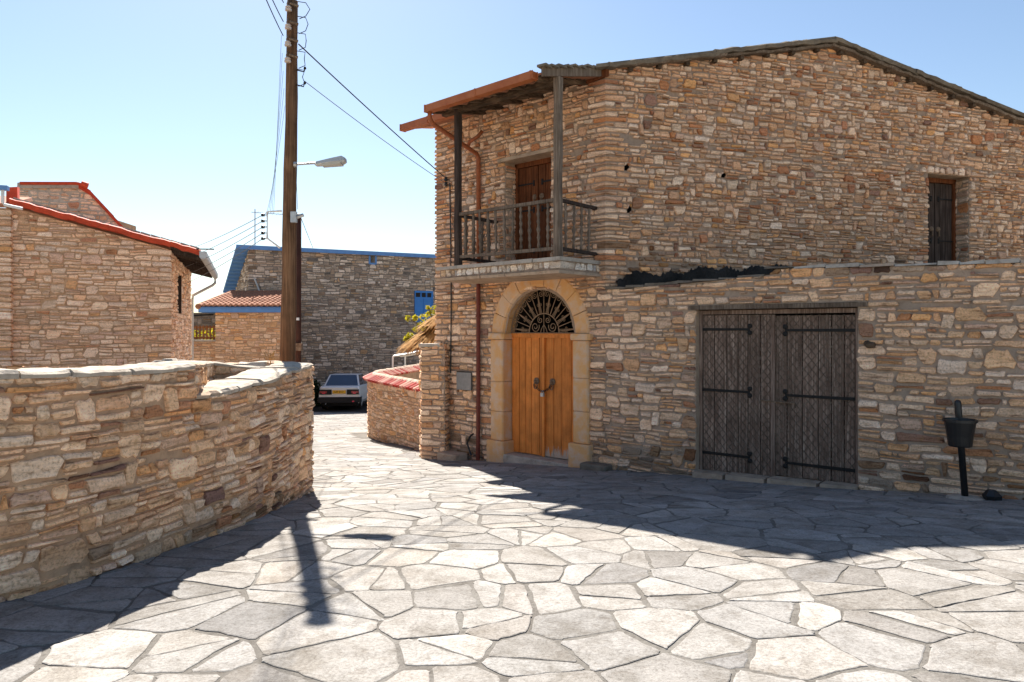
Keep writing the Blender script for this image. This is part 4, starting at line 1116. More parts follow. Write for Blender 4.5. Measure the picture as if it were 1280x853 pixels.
# inner run: the tall wall bends back, then returns to the rounded end
I0 = Vector(NP(USTEP, 0)[:2]); I1 = Vector((-2.80, 6.75)); I2 = Vector((-2.36, 7.42)); I3 = Vector((-2.22, 7.75))
IP = Path([tuple(I0), tuple(I1), tuple(I2), tuple(I3)])
def in_top(u): return TOPH - .055 * min(1, u / IP.c[1]) if u < IP.c[1] else float(np.interp(u, [IP.c[1], IP.c[2], IP.len], [-.325, -.435, -.41]))
ins = masonry(IP, 0, IP.len, lambda u: -1.1, in_top, lambda v: [], (.04, .10), (.10, .28), .013, (.006, .02), PAL['near'], 32, tall=.14, split=.3)
m = backing(IP, 0, IP.len, lambda u: -1.3, lambda u: in_top(u) - .015, []); m.make('mortar_face', MORTAR_W, nearwall)
lay(ns + ins, nearwall, STONE, 300)
rr = random.Random(9)
def coping(path, u0, u1, top, wid, th, tone, over=.02, lens=(.22, .5)):
    u = u0
    while u < u1 - .02:
        L_ = min(rr.uniform(*lens), u1 - u)
        if u1 - (u + L_) < .12: L_ = u1 - u
        n = 4; V = []; jit = rr.uniform(-.02, .03)
        for i in range(n + 1):
            q = u + .004 + (L_ - .008) * i / n; z = top(q) - .012; h = th + rr.uniform(-.008, .008); e = rr.uniform(-.018, .018)
            o = over + jit * .4 + e
            V += [path(q, z, -wid), path(q, z, o), path(q, z + h * .6, o + .006), path(q, z + h, o - .022), path(q, z + h + rr.uniform(-.006, .010), -wid * .45), path(q, z + h, -wid + .02)]
        Fc = [list(range(6)), list(range(n * 6 + 5, n * 6 - 1, -1))]
        for k in range(n):
            for i in range(6): Fc.append((k * 6 + i, k * 6 + (i + 1) % 6, k * 6 + 6 + (i + 1) % 6, k * 6 + 6 + i))
        mesh('coping_stone', V, [q[::-1] for q in Fc], tone if rr.random() < .8 else PLASTER, nearwall, origin='c'); u += L_
coping(NP, 0, USTEP - .02, near_top, .42, .04, COPING, .012)
coping(NP, USTEP + .0, NP.len - 1.5, near_top, .38, .045, COPING, .018)
coping(IP, .05, IP.len - .02, in_top, .36, .035, COPING, .01)
# loose rubble lying on the wall top
for i, (px, py, sz) in enumerate(((212, 451, .085), (224, 453, .07), (238, 455, .06), (200, 453, .06), (228, 449, .05))):
    y = 6.9 + i * .07; c = ((px - CX) / F * y, y, -.335); m = MB(); V = []
    for k in range(3):
        for j in range(7):
            a = j * 2 * math.pi / 7; r = sz * (1.0, 1.05, .6)[k] * R.uniform(.75, 1.2); V.append((c[0] + r * 1.3 * math.cos(a), c[1] + r * math.sin(a), c[2] - .03 + sz * (0, .55, 1.0)[k]))
    Fc = [(k * 7 + j, k * 7 + (j + 1) % 7, k * 7 + 7 + (j + 1) % 7, k * 7 + 7 + j) for k in range(2) for j in range(7)] + [list(range(6, -1, -1)), list(range(14, 21))]
    o = mesh('rubble_stone', V, Fc, COPING, origin='c'); tag(o, 'small loose pale stone lying on the curved garden wall top', 'stone', 'loose stones on the garden wall')

# ------------------------------------------------------------------ left house
K = Vector((-6.18, 13.0)); FD_ = Vector((.938, .346)); SD_ = Vector((-.346, .938)); J = K - FD_ * 2.42
lefth = thing('stone_house', 'low stone house with red painted verge and gutter beside the curved wall', 'house', (K.x, K.y, g(13)))
LPH = Path([tuple(J - FD_ * .02), tuple(K), tuple(K + SD_ * 5.2)])
def lz(u): return 2.06 - (2.06 - 1.44) * (u / LPH.c[1]) if u < LPH.c[1] else 1.42
def lopen(v): return [(LPH.c[1] + 1.5, LPH.c[1] + 2.15)] if .33 < v < 1.12 else []
ls = masonry(LPH, 0, LPH.len, lambda u: -1.6, lz, lopen, (.06, .115), (.12, .32), .016, (.008, .026), PAL['pale'], 41, snaps=(.33, 1.12), corners=(LPH.c[1],), tall=.14, split=.26)
lay(ls, lefth, STONE, 300)
UW = LPH.c[1] + 1.5
m = backing(LPH, 0, LPH.len, lambda u: -2.4, lambda u: lz(u) + .01, [(UW, UW + .65, lambda u: .33, lambda u: 1.12)])
q0, q1 = Vector(LPH(LPH.len, 0)[:2]), Vector(LPH(LPH.len, 0)[:2]) - FD_ * 7
m.add([(q0.x, q0.y, -2.4), (q1.x, q1.y, -2.4), (q1.x, q1.y, 1.4), (q0.x, q0.y, 1.4)], [(0, 1, 2, 3)]); m.make('mortar_face', MORTAR_W, lefth)
def LS(a, z, o=0.0): q = K + SD_ * a + FD_ * o; return (q.x, q.y, z)
m = MB(); m.hexa([LS(1.5, .33, -.12), LS(2.15, .33, -.12), LS(2.15, .33, -.09), LS(1.5, .33, -.09)], [LS(1.5, 1.12, -.12), LS(2.15, 1.12, -.12), LS(2.15, 1.12, -.09), LS(1.5, 1.12, -.09)])
wnd = m.make('window', DARKWOOD, lefth, origin='c')
m = MB()
for a in (1.5, 2.11): m.hexa([LS(a, .33, -.09), LS(a + .04, .33, -.09), LS(a + .04, .33, .03), LS(a, .33, .03)], [LS(a, 1.12, -.09), LS(a + .04, 1.12, -.09), LS(a + .04, 1.12, .03), LS(a, 1.12, .03)])
m.make('window_frame', DARKWOOD, wnd, origin='c')
# roof: red verge, dark soffit, gutter
def LR(t, a, z): q = K + FD_ * t + SD_ * a; return (q.x, q.y, z)
def lroof(t): return 1.46 + .255 * (-t)
m = MB(); quad_slab(m, [LR(.52, -.12, lroof(.52) + .09), LR(.52, 5.4, lroof(.52) + .09), LR(-2.42, 5.4, lroof(-2.42) + .09), LR(-2.42, -.12, lroof(-2.42) + .09)], .05)
lroof_o = m.make('roof', TILE, lefth)
m = MB(); quad_slab(m, [LR(.50, -.10, lroof(.5) + .035), LR(.50, 5.35, lroof(.5) + .035), LR(.01, 5.35, lroof(0) + .035), LR(.01, -.10, lroof(0) + .035)], .03); m.make('soffit', DARKWOOD, lroof_o)
def verge(t0, t1, a0, n, mat, name, th=.11, dz=.13):
    V = []; 
    for i in range(n + 1):
        t = t0 + (t1 - t0) * i / n; e = R.uniform(-.01, .01); z = lroof(t) + dz + e
        V += [LR(t, a0 + .16, z - th), LR(t, a0, z - th + e), LR(t, a0 - .012, z - .02), LR(t, a0 + .05, z), LR(t, a0 + .16, z)]
    Fc = [(k * 5 + i, k * 5 + (i + 1) % 5, k * 5 + 5 + (i + 1) % 5, k * 5 + 5 + i) for k in range(n) for i in range(5)] + [list(range(4, -1, -1)), list(range(n * 5, n * 5 + 5))]
    return mesh(name, V, Fc, mat, lroof_o, origin='c')
for i in range(6): verge(-2.42 + i * .49, -2.42 + (i + 1) * .49 - .004, -.14, 5, REDPAINT, 'verge_tile')
m = MB()
for i in range(18):
    t = -2.38 + i * .16; m.tube([LR(t, -.06, lroof(t) + .145), LR(t + .15, -.06, lroof(t + .15) + .138)], .018, 6)
m.make('verge_sunlit_mortar', COPING, lroof_o)  # pale mortar bead, standing in for the sunlit top edge of the verge
m = MB(); sec = [(0, .0), (.0, .10), (.12, .10), (.12, .0), (.09, -.03), (.03, -.03)]; V = []
for a in (-.16, 5.4):
    for x, z in sec: V.append(LR(.50 + x, a, lroof(.5) - .02 + z))
m.add(V, [(i, (i + 1) % 6, 6 + (i + 1) % 6, 6 + i) for i in range(6)] + [(5, 4, 3, 2, 1, 0), (6, 7, 8, 9, 10, 11)]).make('gutter', GALV, lefth, origin='c')
m = MB(); z = lroof(.5); m.tube([LR(.56, 5.3, z - .04), LR(.56, 5.3, z - .16), LR(.50, 5.3, z - .22), LR(.05, 5.3, z - .48), LR(.03, 5.3, z - .6), LR(.03, 5.3, -2.2)], .035, 8); m.make('downpipe', GALV, lefth)
m = MB(); m.tube([LR(.45, -.15, lroof(.5) + .12), LR(.75, -.18, lroof(.5) + .125)], .012, 6); m.make('roof_bracket', IRON, lefth)
for i in range(9):
    bar(LR(.0, .1 + i * .62, lroof(0) - .03), LR(.5, .1 + i * .62, lroof(.5) - .03), .05, .06, 'rafter', DARKWOOD, lroof_o)
# taller rear gable
Ya = 16.0; rg = [at(22, 232, Ya), at(105, 232, Ya + .5), at(157, 288, Ya + .9)]
RP = Path([(rg[0][0], rg[0][1]), (rg[1][0], rg[1][1]), (rg[2][0], rg[2][1])])
def rt(u): return float(np.interp(u, RP.c, [rg[0][2], rg[1][2], rg[2][2]])) - .05
rs_ = masonry(RP, 0, RP.len, lambda u: 1.6, rt, lambda v: [], (.06, .12), (.14, .30), .03, (.004, .018), PAL['pale'], 43, tall=.1, split=.15)
m = backing(RP, 0, RP.len, lambda u: .8, rt, []); m.make('rear_gable', COPING, lefth)
lay(rs_, lefth, STONE, 40)
for i in range(9):
    u0_, u1_ = RP.len * i / 9, RP.len * (i + 1) / 9; m = MB(); hi_ = .09 + R.uniform(-.02, .02)
    m.hexa([RP(u0_, rt(u0_) - .02, .05), RP(u1_, rt(u1_) - .02, .05), RP(u1_, rt(u1_) - .02, -.4), RP(u0_, rt(u0_) - .02, -.4)], [RP(u0_, rt(u0_) + hi_, .03), RP(u1_, rt(u1_) + hi_, .03), RP(u1_, rt(u1_) + hi_, -.4), RP(u0_, rt(u0_) + hi_, -.4)])
    m.make('ridge_mortar', COPING if i < 5 else REDPAINT, lefth, origin='c')
for i in range(7):
    m = MB(); u_ = RP.c[1] * (i + .3) / 7; m.tube([RP(u_, rt(u_) + .09, .06), RP(u_ + .18, rt(u_ + .18) + .09, .06)], .035, 7); m.make('ridge_tile', REDPAINT, lefth, origin='c')
m = MB(); p = rg[1]; m.tube([(p[0], p[1] - .1, p[2] + .02), (p[0] + .12, p[1] - .05, p[2] - .02)], .07, 8); m.make('ridge_tile', REDPAINT, lefth, origin='c')
q = RP(0, 0); m = MB(); m.add([(q[0], q[1], 0), (q[0], q[1], rt(0)), (q[0] - .5, q[1] + 6, rt(0)), (q[0] - .5, q[1] + 6, 0)], [(0, 1, 2, 3)])
e_ = RP(RP.len, 0); m.add([(e_[0], e_[1], 0), (e_[0] - 2, e_[1] + 5, 0), (e_[0] - 2, e_[1] + 5, rt(RP.len)), (e_[0], e_[1], rt(RP.len))], [(0, 1, 2, 3)])
m.make('rear_return', MORTAR_W, lefth)
# neighbour wall standing a little forward, with red gable block and white gutter
nb = thing('stone_house', 'stone house wall with white gutter and red painted end against the low house', 'house', (J.x - 1, J.y - .6, g(11.8)))
J2 = J - FD_ * .0 - SD_ * .10
NBP = Path([tuple(J2 - FD_ * 2.5), tuple(J2), tuple(J2 + SD_ * .5)])
ns2 = masonry(NBP, 0, NBP.len, lambda u: -1.6, lambda u: 2.02, lambda v: [], (.06, .115), (.12, .32), .018, (.008, .026), PAL['pale'], 44, corners=(NBP.c[1],), tall=.14, split=.26)
lay(ns2, nb, STONE, 60)
backing(NBP, 0, NBP.len, lambda u: -2.4, lambda u: 2.03, []).make('mortar_face', MORTAR_W, nb)
def NB(t, a, z): q = J2 + FD_ * t + SD_ * a; return (q.x, q.y, z)
m = MB(); quad_slab(m, [NB(-2.5, -.05, 2.10), NB(.0, -.05, 2.10), NB(-.4, 3, 2.7), NB(-2.5, 3, 2.7)], .07); m.make('roof', TILE, nb)
m = MB(); m.hexa([NB(-.12, .25, 2.03), NB(.05, .25, 2.03), NB(.0, .55, 2.03), NB(-.12, .55, 2.03)], [NB(-.12, .25, 2.42), NB(.04, .25, 2.44), NB(.0, .55, 2.48), NB(-.12, .55, 2.48)]); m.make('red_gable_end', REDPAINT, nb, origin='c')
m = MB(); m.hexa([NB(-2.5, -.22, 2.30), NB(.02, -.22, 2.30), NB(.02, -.10, 2.30), NB(-2.5, -.10, 2.30)], [NB(-2.5, -.24, 2.37), NB(.02, -.24, 2.37), NB(.02, -.09, 2.37), NB(-2.5, -.09, 2.37)]); m.make('gutter', BLUEPAINT, nb, origin='c')
m = MB(); m.tube([NB(-.06, -.16, 2.32), NB(-.06, -.16, 2.10), NB(-.03, -.16, 2.06), NB(.22, -.16, 2.01)], .026, 8); m.make('downpipe', WHITEPIPE, nb)

# ------------------------------------------------------------------ utility pole, lamp, second post, wires
PX, PY = -2.735, 8.8
pole = thing('utility_pole', 'tall weathered wooden electricity pole with insulators behind the garden wall', 'pole', (PX, PY, g(PY)))
def pole_x(z): return PX + (.055 * (z - 0) / 4.0)
m = MB(); zs = [g(PY) - .3 + i * .2935 for i in range(22)]; m.tube([(pole_x(z) + .004 * math.sin(z * 3), PY, z) for z in zs], [.108 - .0075 * (z + 2) + .003 * math.sin(z * 7) for z in zs], 14); m.make('shaft', POLEWOOD, pole, smooth=True)
PTOP = zs[-1]
INS = []
for i, z in enumerate((3.90, 3.68, 3.475, 3.28)):   # shackle insulators on the front
    m = MB(); c = (pole_x(z) - .012, PY - .13, z - .05)
    m.lathe((c[0], c[1], c[2] - .02), [(.018, 0), (.038, .006), (.040, .026), (.028, .036), (.038, .05), (.024, .066)], 12); ins_ = m.make('insulator', CERAMIC, pole, origin='c')
    m = MB(); m.tube([(pole_x(z) - .03, PY - .07, z + .09), (c[0] - .012, c[1], z + .02), (c[0], c[1], z - .085)], .011, 6); m.tube([(c[0] + .012, c[1] + .01, z + .03), (pole_x(z) + .10, PY - .09, z + .01)], .016, 6); m.make('insulator_bracket', RUSTIRON, pole, origin='c'); INS.append((c[0] + .1, c[1], z))
for i, z in enumerate((3.16, 2.98)):
    m = MB(); m.tube([(pole_x(z) + .07, PY - .03, z), (pole_x(z) + .16, PY - .05, z - .03), (pole_x(z) + .175, PY - .05, z + .02)], .008, 6); m.lathe((pole_x(z) + .175, PY - .05, z), [(.012, 0), (.018, .01), (.012, .03)], 8); m.make('service_hook', IRON, pole, origin='c')
m = MB()
for i, z in enumerate((3.98, 3.80, 3.60, 3.38, 3.16)):   # looping jumper leads
    x = pole_x(z) + .08; m.tube([(x, PY - .06, z), (x + .10, PY - .07, z - .02), (x + .15 - .02 * i, PY - .07, z - .10), (x + .10, PY - .07, z - .18), (x + .02, PY - .06, z - .21)], .005, 5)
m.make('jumper_lead', WIRE, pole)
zz = 1.48; brk = MB()                             # white steel wire bracket towards the far side
bx = at(336, 264, PY + 1.0)
P1, P2, P3, P4 = at(352, 264, 9.2), at(334, 265, 9.2), at(334, 298, 9.2), at(350, 310, 9.2)
brk.tube([P1, P2, P3, P4], .014, 6); bko = brk.make('wire_bracket', WHITEPIPE, pole, origin='c')
BI = []
for py in (269, 276.5, 284, 291.5, 298.5):
    p = at(328.5, py, 9.2); m = MB(); m.lathe((p[0] - .02, p[1], p[2]), [(.012, 0), (.022, .006), (.022, .016), (.012, .022), (.022, .03), (.02, .04)], 8, (1, 0, 0)); m.tube([p, (P2[0], p[1], p[2])], .006, 5); m.make('insulator', BLACK, pole, origin='c'); BI.append(p)
m = MB(); p = at(370, 272, 8.72); m.box((p[0] - .02, p[1] - .02, p[2]), .07, .05, .13); m.tube([(p[0], p[1], p[2]), (p[0] + .09, p[1], p[2] + .03)], .022, 6); m.make('clamp', GALV, pole, origin='c')
# street lamp
lz0 = (HY - 207) / F * PY
lamp = thing('street_lamp', 'grey street lamp on a short arm fixed to the wooden pole', 'street lamp', (pole_x(lz0) + .07, PY - .05, lz0))
L0, L1 = Vector((pole_x(lz0) + .06, PY - .05, lz0)), Vector(at(397, 204, 8.70))
m = MB(); m.tube([tuple(L0), tuple(L1)], .014, 8); m.lathe(tuple(L0 - Vector((.0, 0, .0))), [(.035, 0), (.035, .03)], 8, (1, 0, 0)); m.make('arm', GALV, lamp)
A0, A1 = Vector(at(394, 205.5, 8.70)), Vector(at(432, 200.5, 8.66)); dx = (A1 - A0)
def lsec(t, w, up, dn): 
    c = A0 + dx * t; return [(c.x, c.y - w, c.z - dn * .4), (c.x, c.y - w * .8, c.z - dn), (c.x, c.y + w * .8, c.z - dn), (c.x, c.y + w, c.z - dn * .4), (c.x, c.y + w * .75, c.z + up), (c.x, c.y - w * .75, c.z + up)]
m = MB(); ss = [lsec(0, .03, .012, .014), lsec(.04, .05, .022, .024), lsec(.5, .08, .034, .032), lsec(.9, .09, .044, .036), lsec(1.0, .07, .022, .022)]
m.add(sum(ss, []), [(k * 6 + i, k * 6 + (i + 1) % 6, k * 6 + 6 + (i + 1) % 6, k * 6 + 6 + i) for k in range(4) for i in range(6)] + [(5, 4, 3, 2, 1, 0), tuple(range(24, 30))]); m.make('lamp_head', LAMPGREY, lamp)
m = MB(); c0, c1 = A0 + dx * .25, A0 + dx * .88
m.hexa([(c0.x, c0.y - .06, c0.z - .042), (c1.x, c1.y - .085, c1.z - .050), (c1.x, c1.y + .085, c1.z - .050), (c0.x, c0.y + .06, c0.z - .042)], [(c0.x, c0.y - .065, c0.z - .022), (c1.x, c1.y - .09, c1.z - .028), (c1.x, c1.y + .09, c1.z - .028), (c0.x, c0.y + .065, c0.z - .022)]); m.make('lamp_lens', LENS, lamp)
# second thinner post
sp = thing('metal_post', 'thin dark brown post standing just behind the wooden pole', 'post', (at(372, 460, 9.6)[0], 9.6, g(9.6)))
x2 = at(372, 300, 9.6)[0]; m = MB(); m.tube([(x2, 9.6, g(9.6) - .2), (x2 + .01, 9.6, 1.52)], .042, 10); m.make('shaft', wood_mat('brown_post', (.05, .02, .014), (.09, .035, .022), (.13, .055, .035), .7), sp, smooth=True)
m = MB(); m.lathe((x2 + .01, 9.6, 1.51), [(.045, 0), (.045, .02), (.03, .03)], 10); m.make('cap', IRON, sp)
m = MB(); p = at(371.5, 434, 9.55); m.box(p, .13, .08, .10); m.make('collar', RUSTIRON, sp, origin='c')
m = MB(); p = at(371.5, 399, 9.54); m.box(p, .05, .03, .035); m.make('clip', WHITEPIPE, sp, origin='c')

def wire(p, q, sag, r, label, mat=WIRE, grp=None, n=18):
    p, q = Vector(p), Vector(q); pts = [tuple(p.lerp(q, i / n) - Vector((0, 0, sag * 4 * (i / n) * (1 - i / n)))) for i in range(n + 1)]
    m = MB(); m.tube(pts, r, 5); o = m.make('cable', mat); return tag(o, label, 'cable', grp)
INSD = (D(3.24, 2.58, .11), D(3.24, 2.49, .11))
wire((pole_x(3.46) + .1, PY - .07, 3.46), INSD[0], .02, .0085, 'dark service cable from pole to balcony house, upper of two')
wire((pole_x(3.02) + .17, PY - .05, 3.02), INSD[1], .03, .005, 'thin service cable from pole to balcony house, lower of two', WIREGREY)
ORD = ('uppermost', 'second highest', 'middle', 'second lowest', 'lowest')
for i, p in enumerate(BI):
    q = at(200, 318 + i * 11.5, 20.5); wire(p, q, .12, .0045, ORD[i] + ' of five thin wires from pole bracket to behind the low house roof', WIREGREY, 'wires behind the low house')
for i in range(5):
    wire((BI[i][0] + .05 + .022 * i, BI[i][1], P2[2] - .02), (pole_x(3.2) - .10 + .002 * i, PY + .05 - .04 * i, 2.75 + .2 * i), .10 - .012 * i, .0022, 'thin wire rising along the pole from its bracket to its top', WIREGREY, 'wires climbing the pole')
for i, (px, z) in enumerate(((-8, 3.55), (-2, 3.72), (6, 3.95))):
    wire((pole_x(z) - .08, PY - .1, z), (at(318 + px * 1.2, -60, 6.6)), .03, .006, 'dark overhead cable leaving the pole top over the garden wall', WIRE, 'cables leaving the pole top')
for i in range(5):
    wire(at(215, 388 + i * 5.2, 38), at(262, 394 + i * 4.6, 38), .0, .006, ORD[i] + ' of the faint power lines between low house and tiled annex', WIREGREY, 'distant power lines')
wire((L0.x + .02, L0.y, L0.z - .02), at(372, 262, 9.0), .0, .003, 'thin lead hanging from the street lamp to the pole clamp', WIREGREY)
wire(at(376, 272, 9.55), at(391, 310, 12), .0, .004, 'thin lead running from the brown post towards the far house', WIRE)

# ------------------------------------------------------------------ litter bin
by = 7.12; bxp = at(1207, 623, by)
bin_ = thing('litter_bin', 'black plastic litter bucket on a leaning black post beside the yard wall', 'bin', (bxp[0], by, g(by)))
p0, p1 = Vector((bxp[0], by, g(by) - .05)), Vector(at(1197, 500, by + .03))
m = MB(); d = p1 - p0; m.tube([tuple(p0), tuple(p0 + d * .97), tuple(p0 + d * .99), tuple(p1)], [.031, .031, .026, .012], 12); m.make('post', BLACK, bin_, smooth=True)
c = at(1200, 558, by - .12)
m = MB(); n = 20; V = []
prof = [(.098, 0), (.104, .012), (.128, .235), (.150, .238), (.150, .262), (.140, .264), (.136, .235), (.10, .02)]
m.lathe((c[0], c[1], c[2]), prof, 22); m.make('bucket', BLACK, bin_, smooth=False)
m = MB(); m.lathe((bxp[0], by, g(by) - .02), [(.17, 0), (.165, .035), (.12, .045), (.03, .05)], 14); m.make('concrete_foot', COPING, bin_)
q = at(1240, 624, 7.02); m = MB(); V = []
for k in range(3):
    for j in range(7): a = j * .9; r = .06 * (1, 1.05, .5)[k] * R.uniform(.8, 1.2); V.append((q[0] + r * math.cos(a) * 1.3, q[1] + r * math.sin(a), g(7.02) - .01 + .055 * k))
Fc = [(k * 7 + j, k * 7 + (j + 1) % 7, k * 7 + 7 + (j + 1) % 7, k * 7 + 7 + j) for k in range(2) for j in range(7)] + [list(range(6, -1, -1)), list(range(14, 21))]
tag(mesh('dark_rock', V, Fc, BLACK, origin='c'), 'small black lump lying on the paving beside the litter bin', 'rock')
# step block by the downpipe and the loose blocks beside the door
m = MB(); x = D(2.95, 0, .22); m.box((x[0], x[1], g(x[1]) + .05), .46, .30, .15, math.atan2(-DV.y, -DV.x), .02); tag(m.make('step_block', PLASTER), 'dark worn stone block at the foot of the downpipe', 'stone')
m = MB(); x = D(.02, 0, .20); m.box((x[0], x[1], g(x[1]) + .03), .42, .22, .12, math.atan2(-DV.y, -DV.x) + .1, .02); tag(m.make('step_block', CONCRETE), 'flat worn stone at the foot of the arched door pilaster', 'stone')

# ------------------------------------------------------------------ pier and tile-capped wall
pier = thing('stone_pier', 'square rubble stone pier standing against the balcony house corner', 'pier', (-1.33, 12.35, g(12.35)))
pc = [(-1.62, 12.72), (-1.525, 12.28), (-1.13, 12.12), (-1.03, 12.55)]
PP = Path(pc)
def pt(u): return -.27 + .05 * math.sin(u * 9)
ps = masonry(PP, 0, PP.len, lambda u: -2.5, pt, lambda v: [], (.06, .12), (.11, .27), .02, (.008, .026), PAL['warm'], 51, corners=(PP.c[1], PP.c[2]), tall=.1, split=.22)
lay(ps, pier, STONE, 120)
m = backing(PP, 0, PP.len, lambda u: -2.6, lambda u: pt(u) - .02, []); m.add([(x, y, -.30) for x, y in pc], [(0, 1, 2, 3)]); m.make('mortar_face', MORTAR, pier)
m = MB(); m.box((-1.33, 12.4, -.27), .42, .42, .05, -.35, .01); m.make('cap_stone', COPING, pier, origin='c')

tw = thing('tiled_wall', 'curved rubble stone wall capped with red barrel tiles beside the lane', 'wall', (-3.0, 16.5, g(16.5)))
tpts = [(-1.45, 13.6), (-1.74, 14.2), (-2.35, 15.3), (-2.95, 16.35), (-3.42, 17.25), (-3.62, 18.0), (-3.55, 18.8), (-3.3, 20.2), (-3.0, 21.8), (-2.8, 23.4)][::-1]
TP = Path(smooth_pts(tpts), smooth=True); TZ = -1.24
def TPi(u, v, w=0): return TP(u, v, w)
ts = masonry(TP, 0, TP.len, lambda u: g(TP(u, 0)[1]) - .1, lambda u: TZ, lambda v: [], (.06, .115), (.12, .28), .018, (.006, .022), PAL['warm'], 52, tall=.12, split=.22)
lay([s for s in ts if True], tw, STONE, 200)
backing(TP, 0, TP.len, lambda u: g(TP(u, 0)[1]) - .3, lambda u: TZ - .01, []).make('mortar_face', MORTAR_W, tw)
m = backing(Path([tuple(Vector(TP(u, 0, -.32)[:2])) for u in np.linspace(TP.len, 0, 40)]), 0, TP.len * .9, lambda u: -3.4, lambda u: TZ, []); m.make('inner_face', PLASTER, tw)
# cap: red barrel tiles on both slopes, pale ridge tiles
def tile_mesh(L_, r, n=6):
    V = []; 
    for k in range(2):
        for i in range(n + 1):
            a = math.pi * i / n; rr_ = r * (1 if k == 0 else .88); V.append((rr_ * math.cos(a), L_ * k, rr_ * math.sin(a)))
    for k in range(2):
        for i in range(n + 1):
            a = math.pi * i / n; rr_ = (r - .012) * (1 if k == 0 else .88); V.append((rr_ * math.cos(a), L_ * k, rr_ * math.sin(a)))
    Fc = []; q = n + 1
    for i in range(n): Fc += [(i, i + 1, q + i + 1, q + i), (2 * q + i + 1, 2 * q + i, 3 * q + i, 3 * q + i + 1), (i + 1, i, 2 * q + i, 2 * q + i + 1)]
    return V, Fc
V, Fc = tile_mesh(.27, .072)
bt_me = bpy.data.meshes.new('barrel_tile'); bt_me.from_pydata(V, [], Fc); bt_me.materials.append(REDTILE)
V, Fc = tile_mesh(.26, .085)
rt_me = bpy.data.meshes.new('ridge_tile'); rt_me.from_pydata(V, [], Fc); rt_me.materials.append(CAPTILE)
def tile_sun_tint(m):  # pale tint on random tiles stands in for sunlit tile tops
    N, L = m.node_tree.nodes, m.node_tree.links; b = N['Principled BSDF']; src = b.inputs['Base Color'].links[0].from_socket
    oi = nd(N, 'ShaderNodeObjectInfo'); L.new(mix(N, L, src, (.62, .36, .27), ramp(N, L, oi.outputs['Random'], [(.45, (0, 0, 0)), (.85, (1, 1, 1))])), b.inputs['Base Color'])
tile_sun_tint(REDTILE)
def place(me, name, parent, p, rz_, tilt):
    o = bpy.data.objects.new(name, me); put(o, parent, p); o.rotation_euler = (tilt, 0, rz_); return o
u = .1
while u < TP.len - .05:
    p = TP(u, TZ + .0, .11); q = TP(u, 0, -1); n_ = Vector((p[0] - q[0], p[1] - q[1])).normalized()
    ang = math.atan2(n_.y, n_.x) - math.pi / 2
    # outer slope: lower end outside, rising to the ridge
    place(bt_me, 'barrel_tile', tw, TP(u, TZ + .005, .10), ang + math.pi, math.radians(26))
    place(bt_me, 'barrel_tile', tw, TP(u, TZ + .005, -.42), ang, math.radians(26)); u += .195
u = .1
while u < TP.len - .2:
    p, q = Vector(TP(u, 0, -.16)), Vector(TP(u + .23, 0, -.16)); d = q - p
    place(rt_me, 'ridge_tile', tw, (p.x, p.y, TZ + .115 + R.uniform(-.006, .006)), math.atan2(d.y, d.x) - math.pi / 2, .05); u += .29

# ------------------------------------------------------------------ courtyard: tarpaulin shelter, thatch, vine
can = thing('tarpaulin_canopy', 'sagging white tarpaulin shelter on metal legs behind the tiled wall', 'canopy', (-2.9, 23.5, g(23.5)))
m = MB(); V = []; nx, ny = 10, 8
xa, ya = at(491, 440, 22.5)[0], 22.5
for j in range(ny + 1):
    for i in range(nx + 1):
        s, t = i / nx, j / ny; x = xa + 3.2 * s; y = ya + 2.6 * t
        z = -.83 + .42 * math.sin(min(1, s * 1.9) * math.pi / 2) - .14 * math.sin(math.pi * s * 2) * 1.0 + .06 * math.sin(t * 6.28) - .05 * (1 - abs(2 * t - 1)) 
        V.append((x, y, z))
Fc = [(j * (nx + 1) + i, j * (nx + 1) + i + 1, (j + 1) * (nx + 1) + i + 1, (j + 1) * (nx + 1) + i) for j in range(ny) for i in range(nx)]
n0 = len(V); V += [(x, y, z - .02) for x, y, z in V]; Fc += [tuple(n0 + i for i in q[::-1]) for q in Fc]
m.add(V, Fc).make('tarpaulin', TARP, can, smooth=True)
for s, t in ((0, 0), (0, 1), (.33, 0), (.7, 0), (.7, 1)):
    x, y = xa + 3.2 * s, ya + 2.6 * t; m = MB(); m.tube([(x, y, g(y) - .05), (x, y, -.84 + (.35 if s else 0))], .028, 8); m.make('leg', WHITEPIPE, can)
m = MB(); m.tube([(xa, ya, -.86), (xa, ya + 2.6, -.86)], .022, 6); m.make('frame_bar', WHITEPIPE, can)

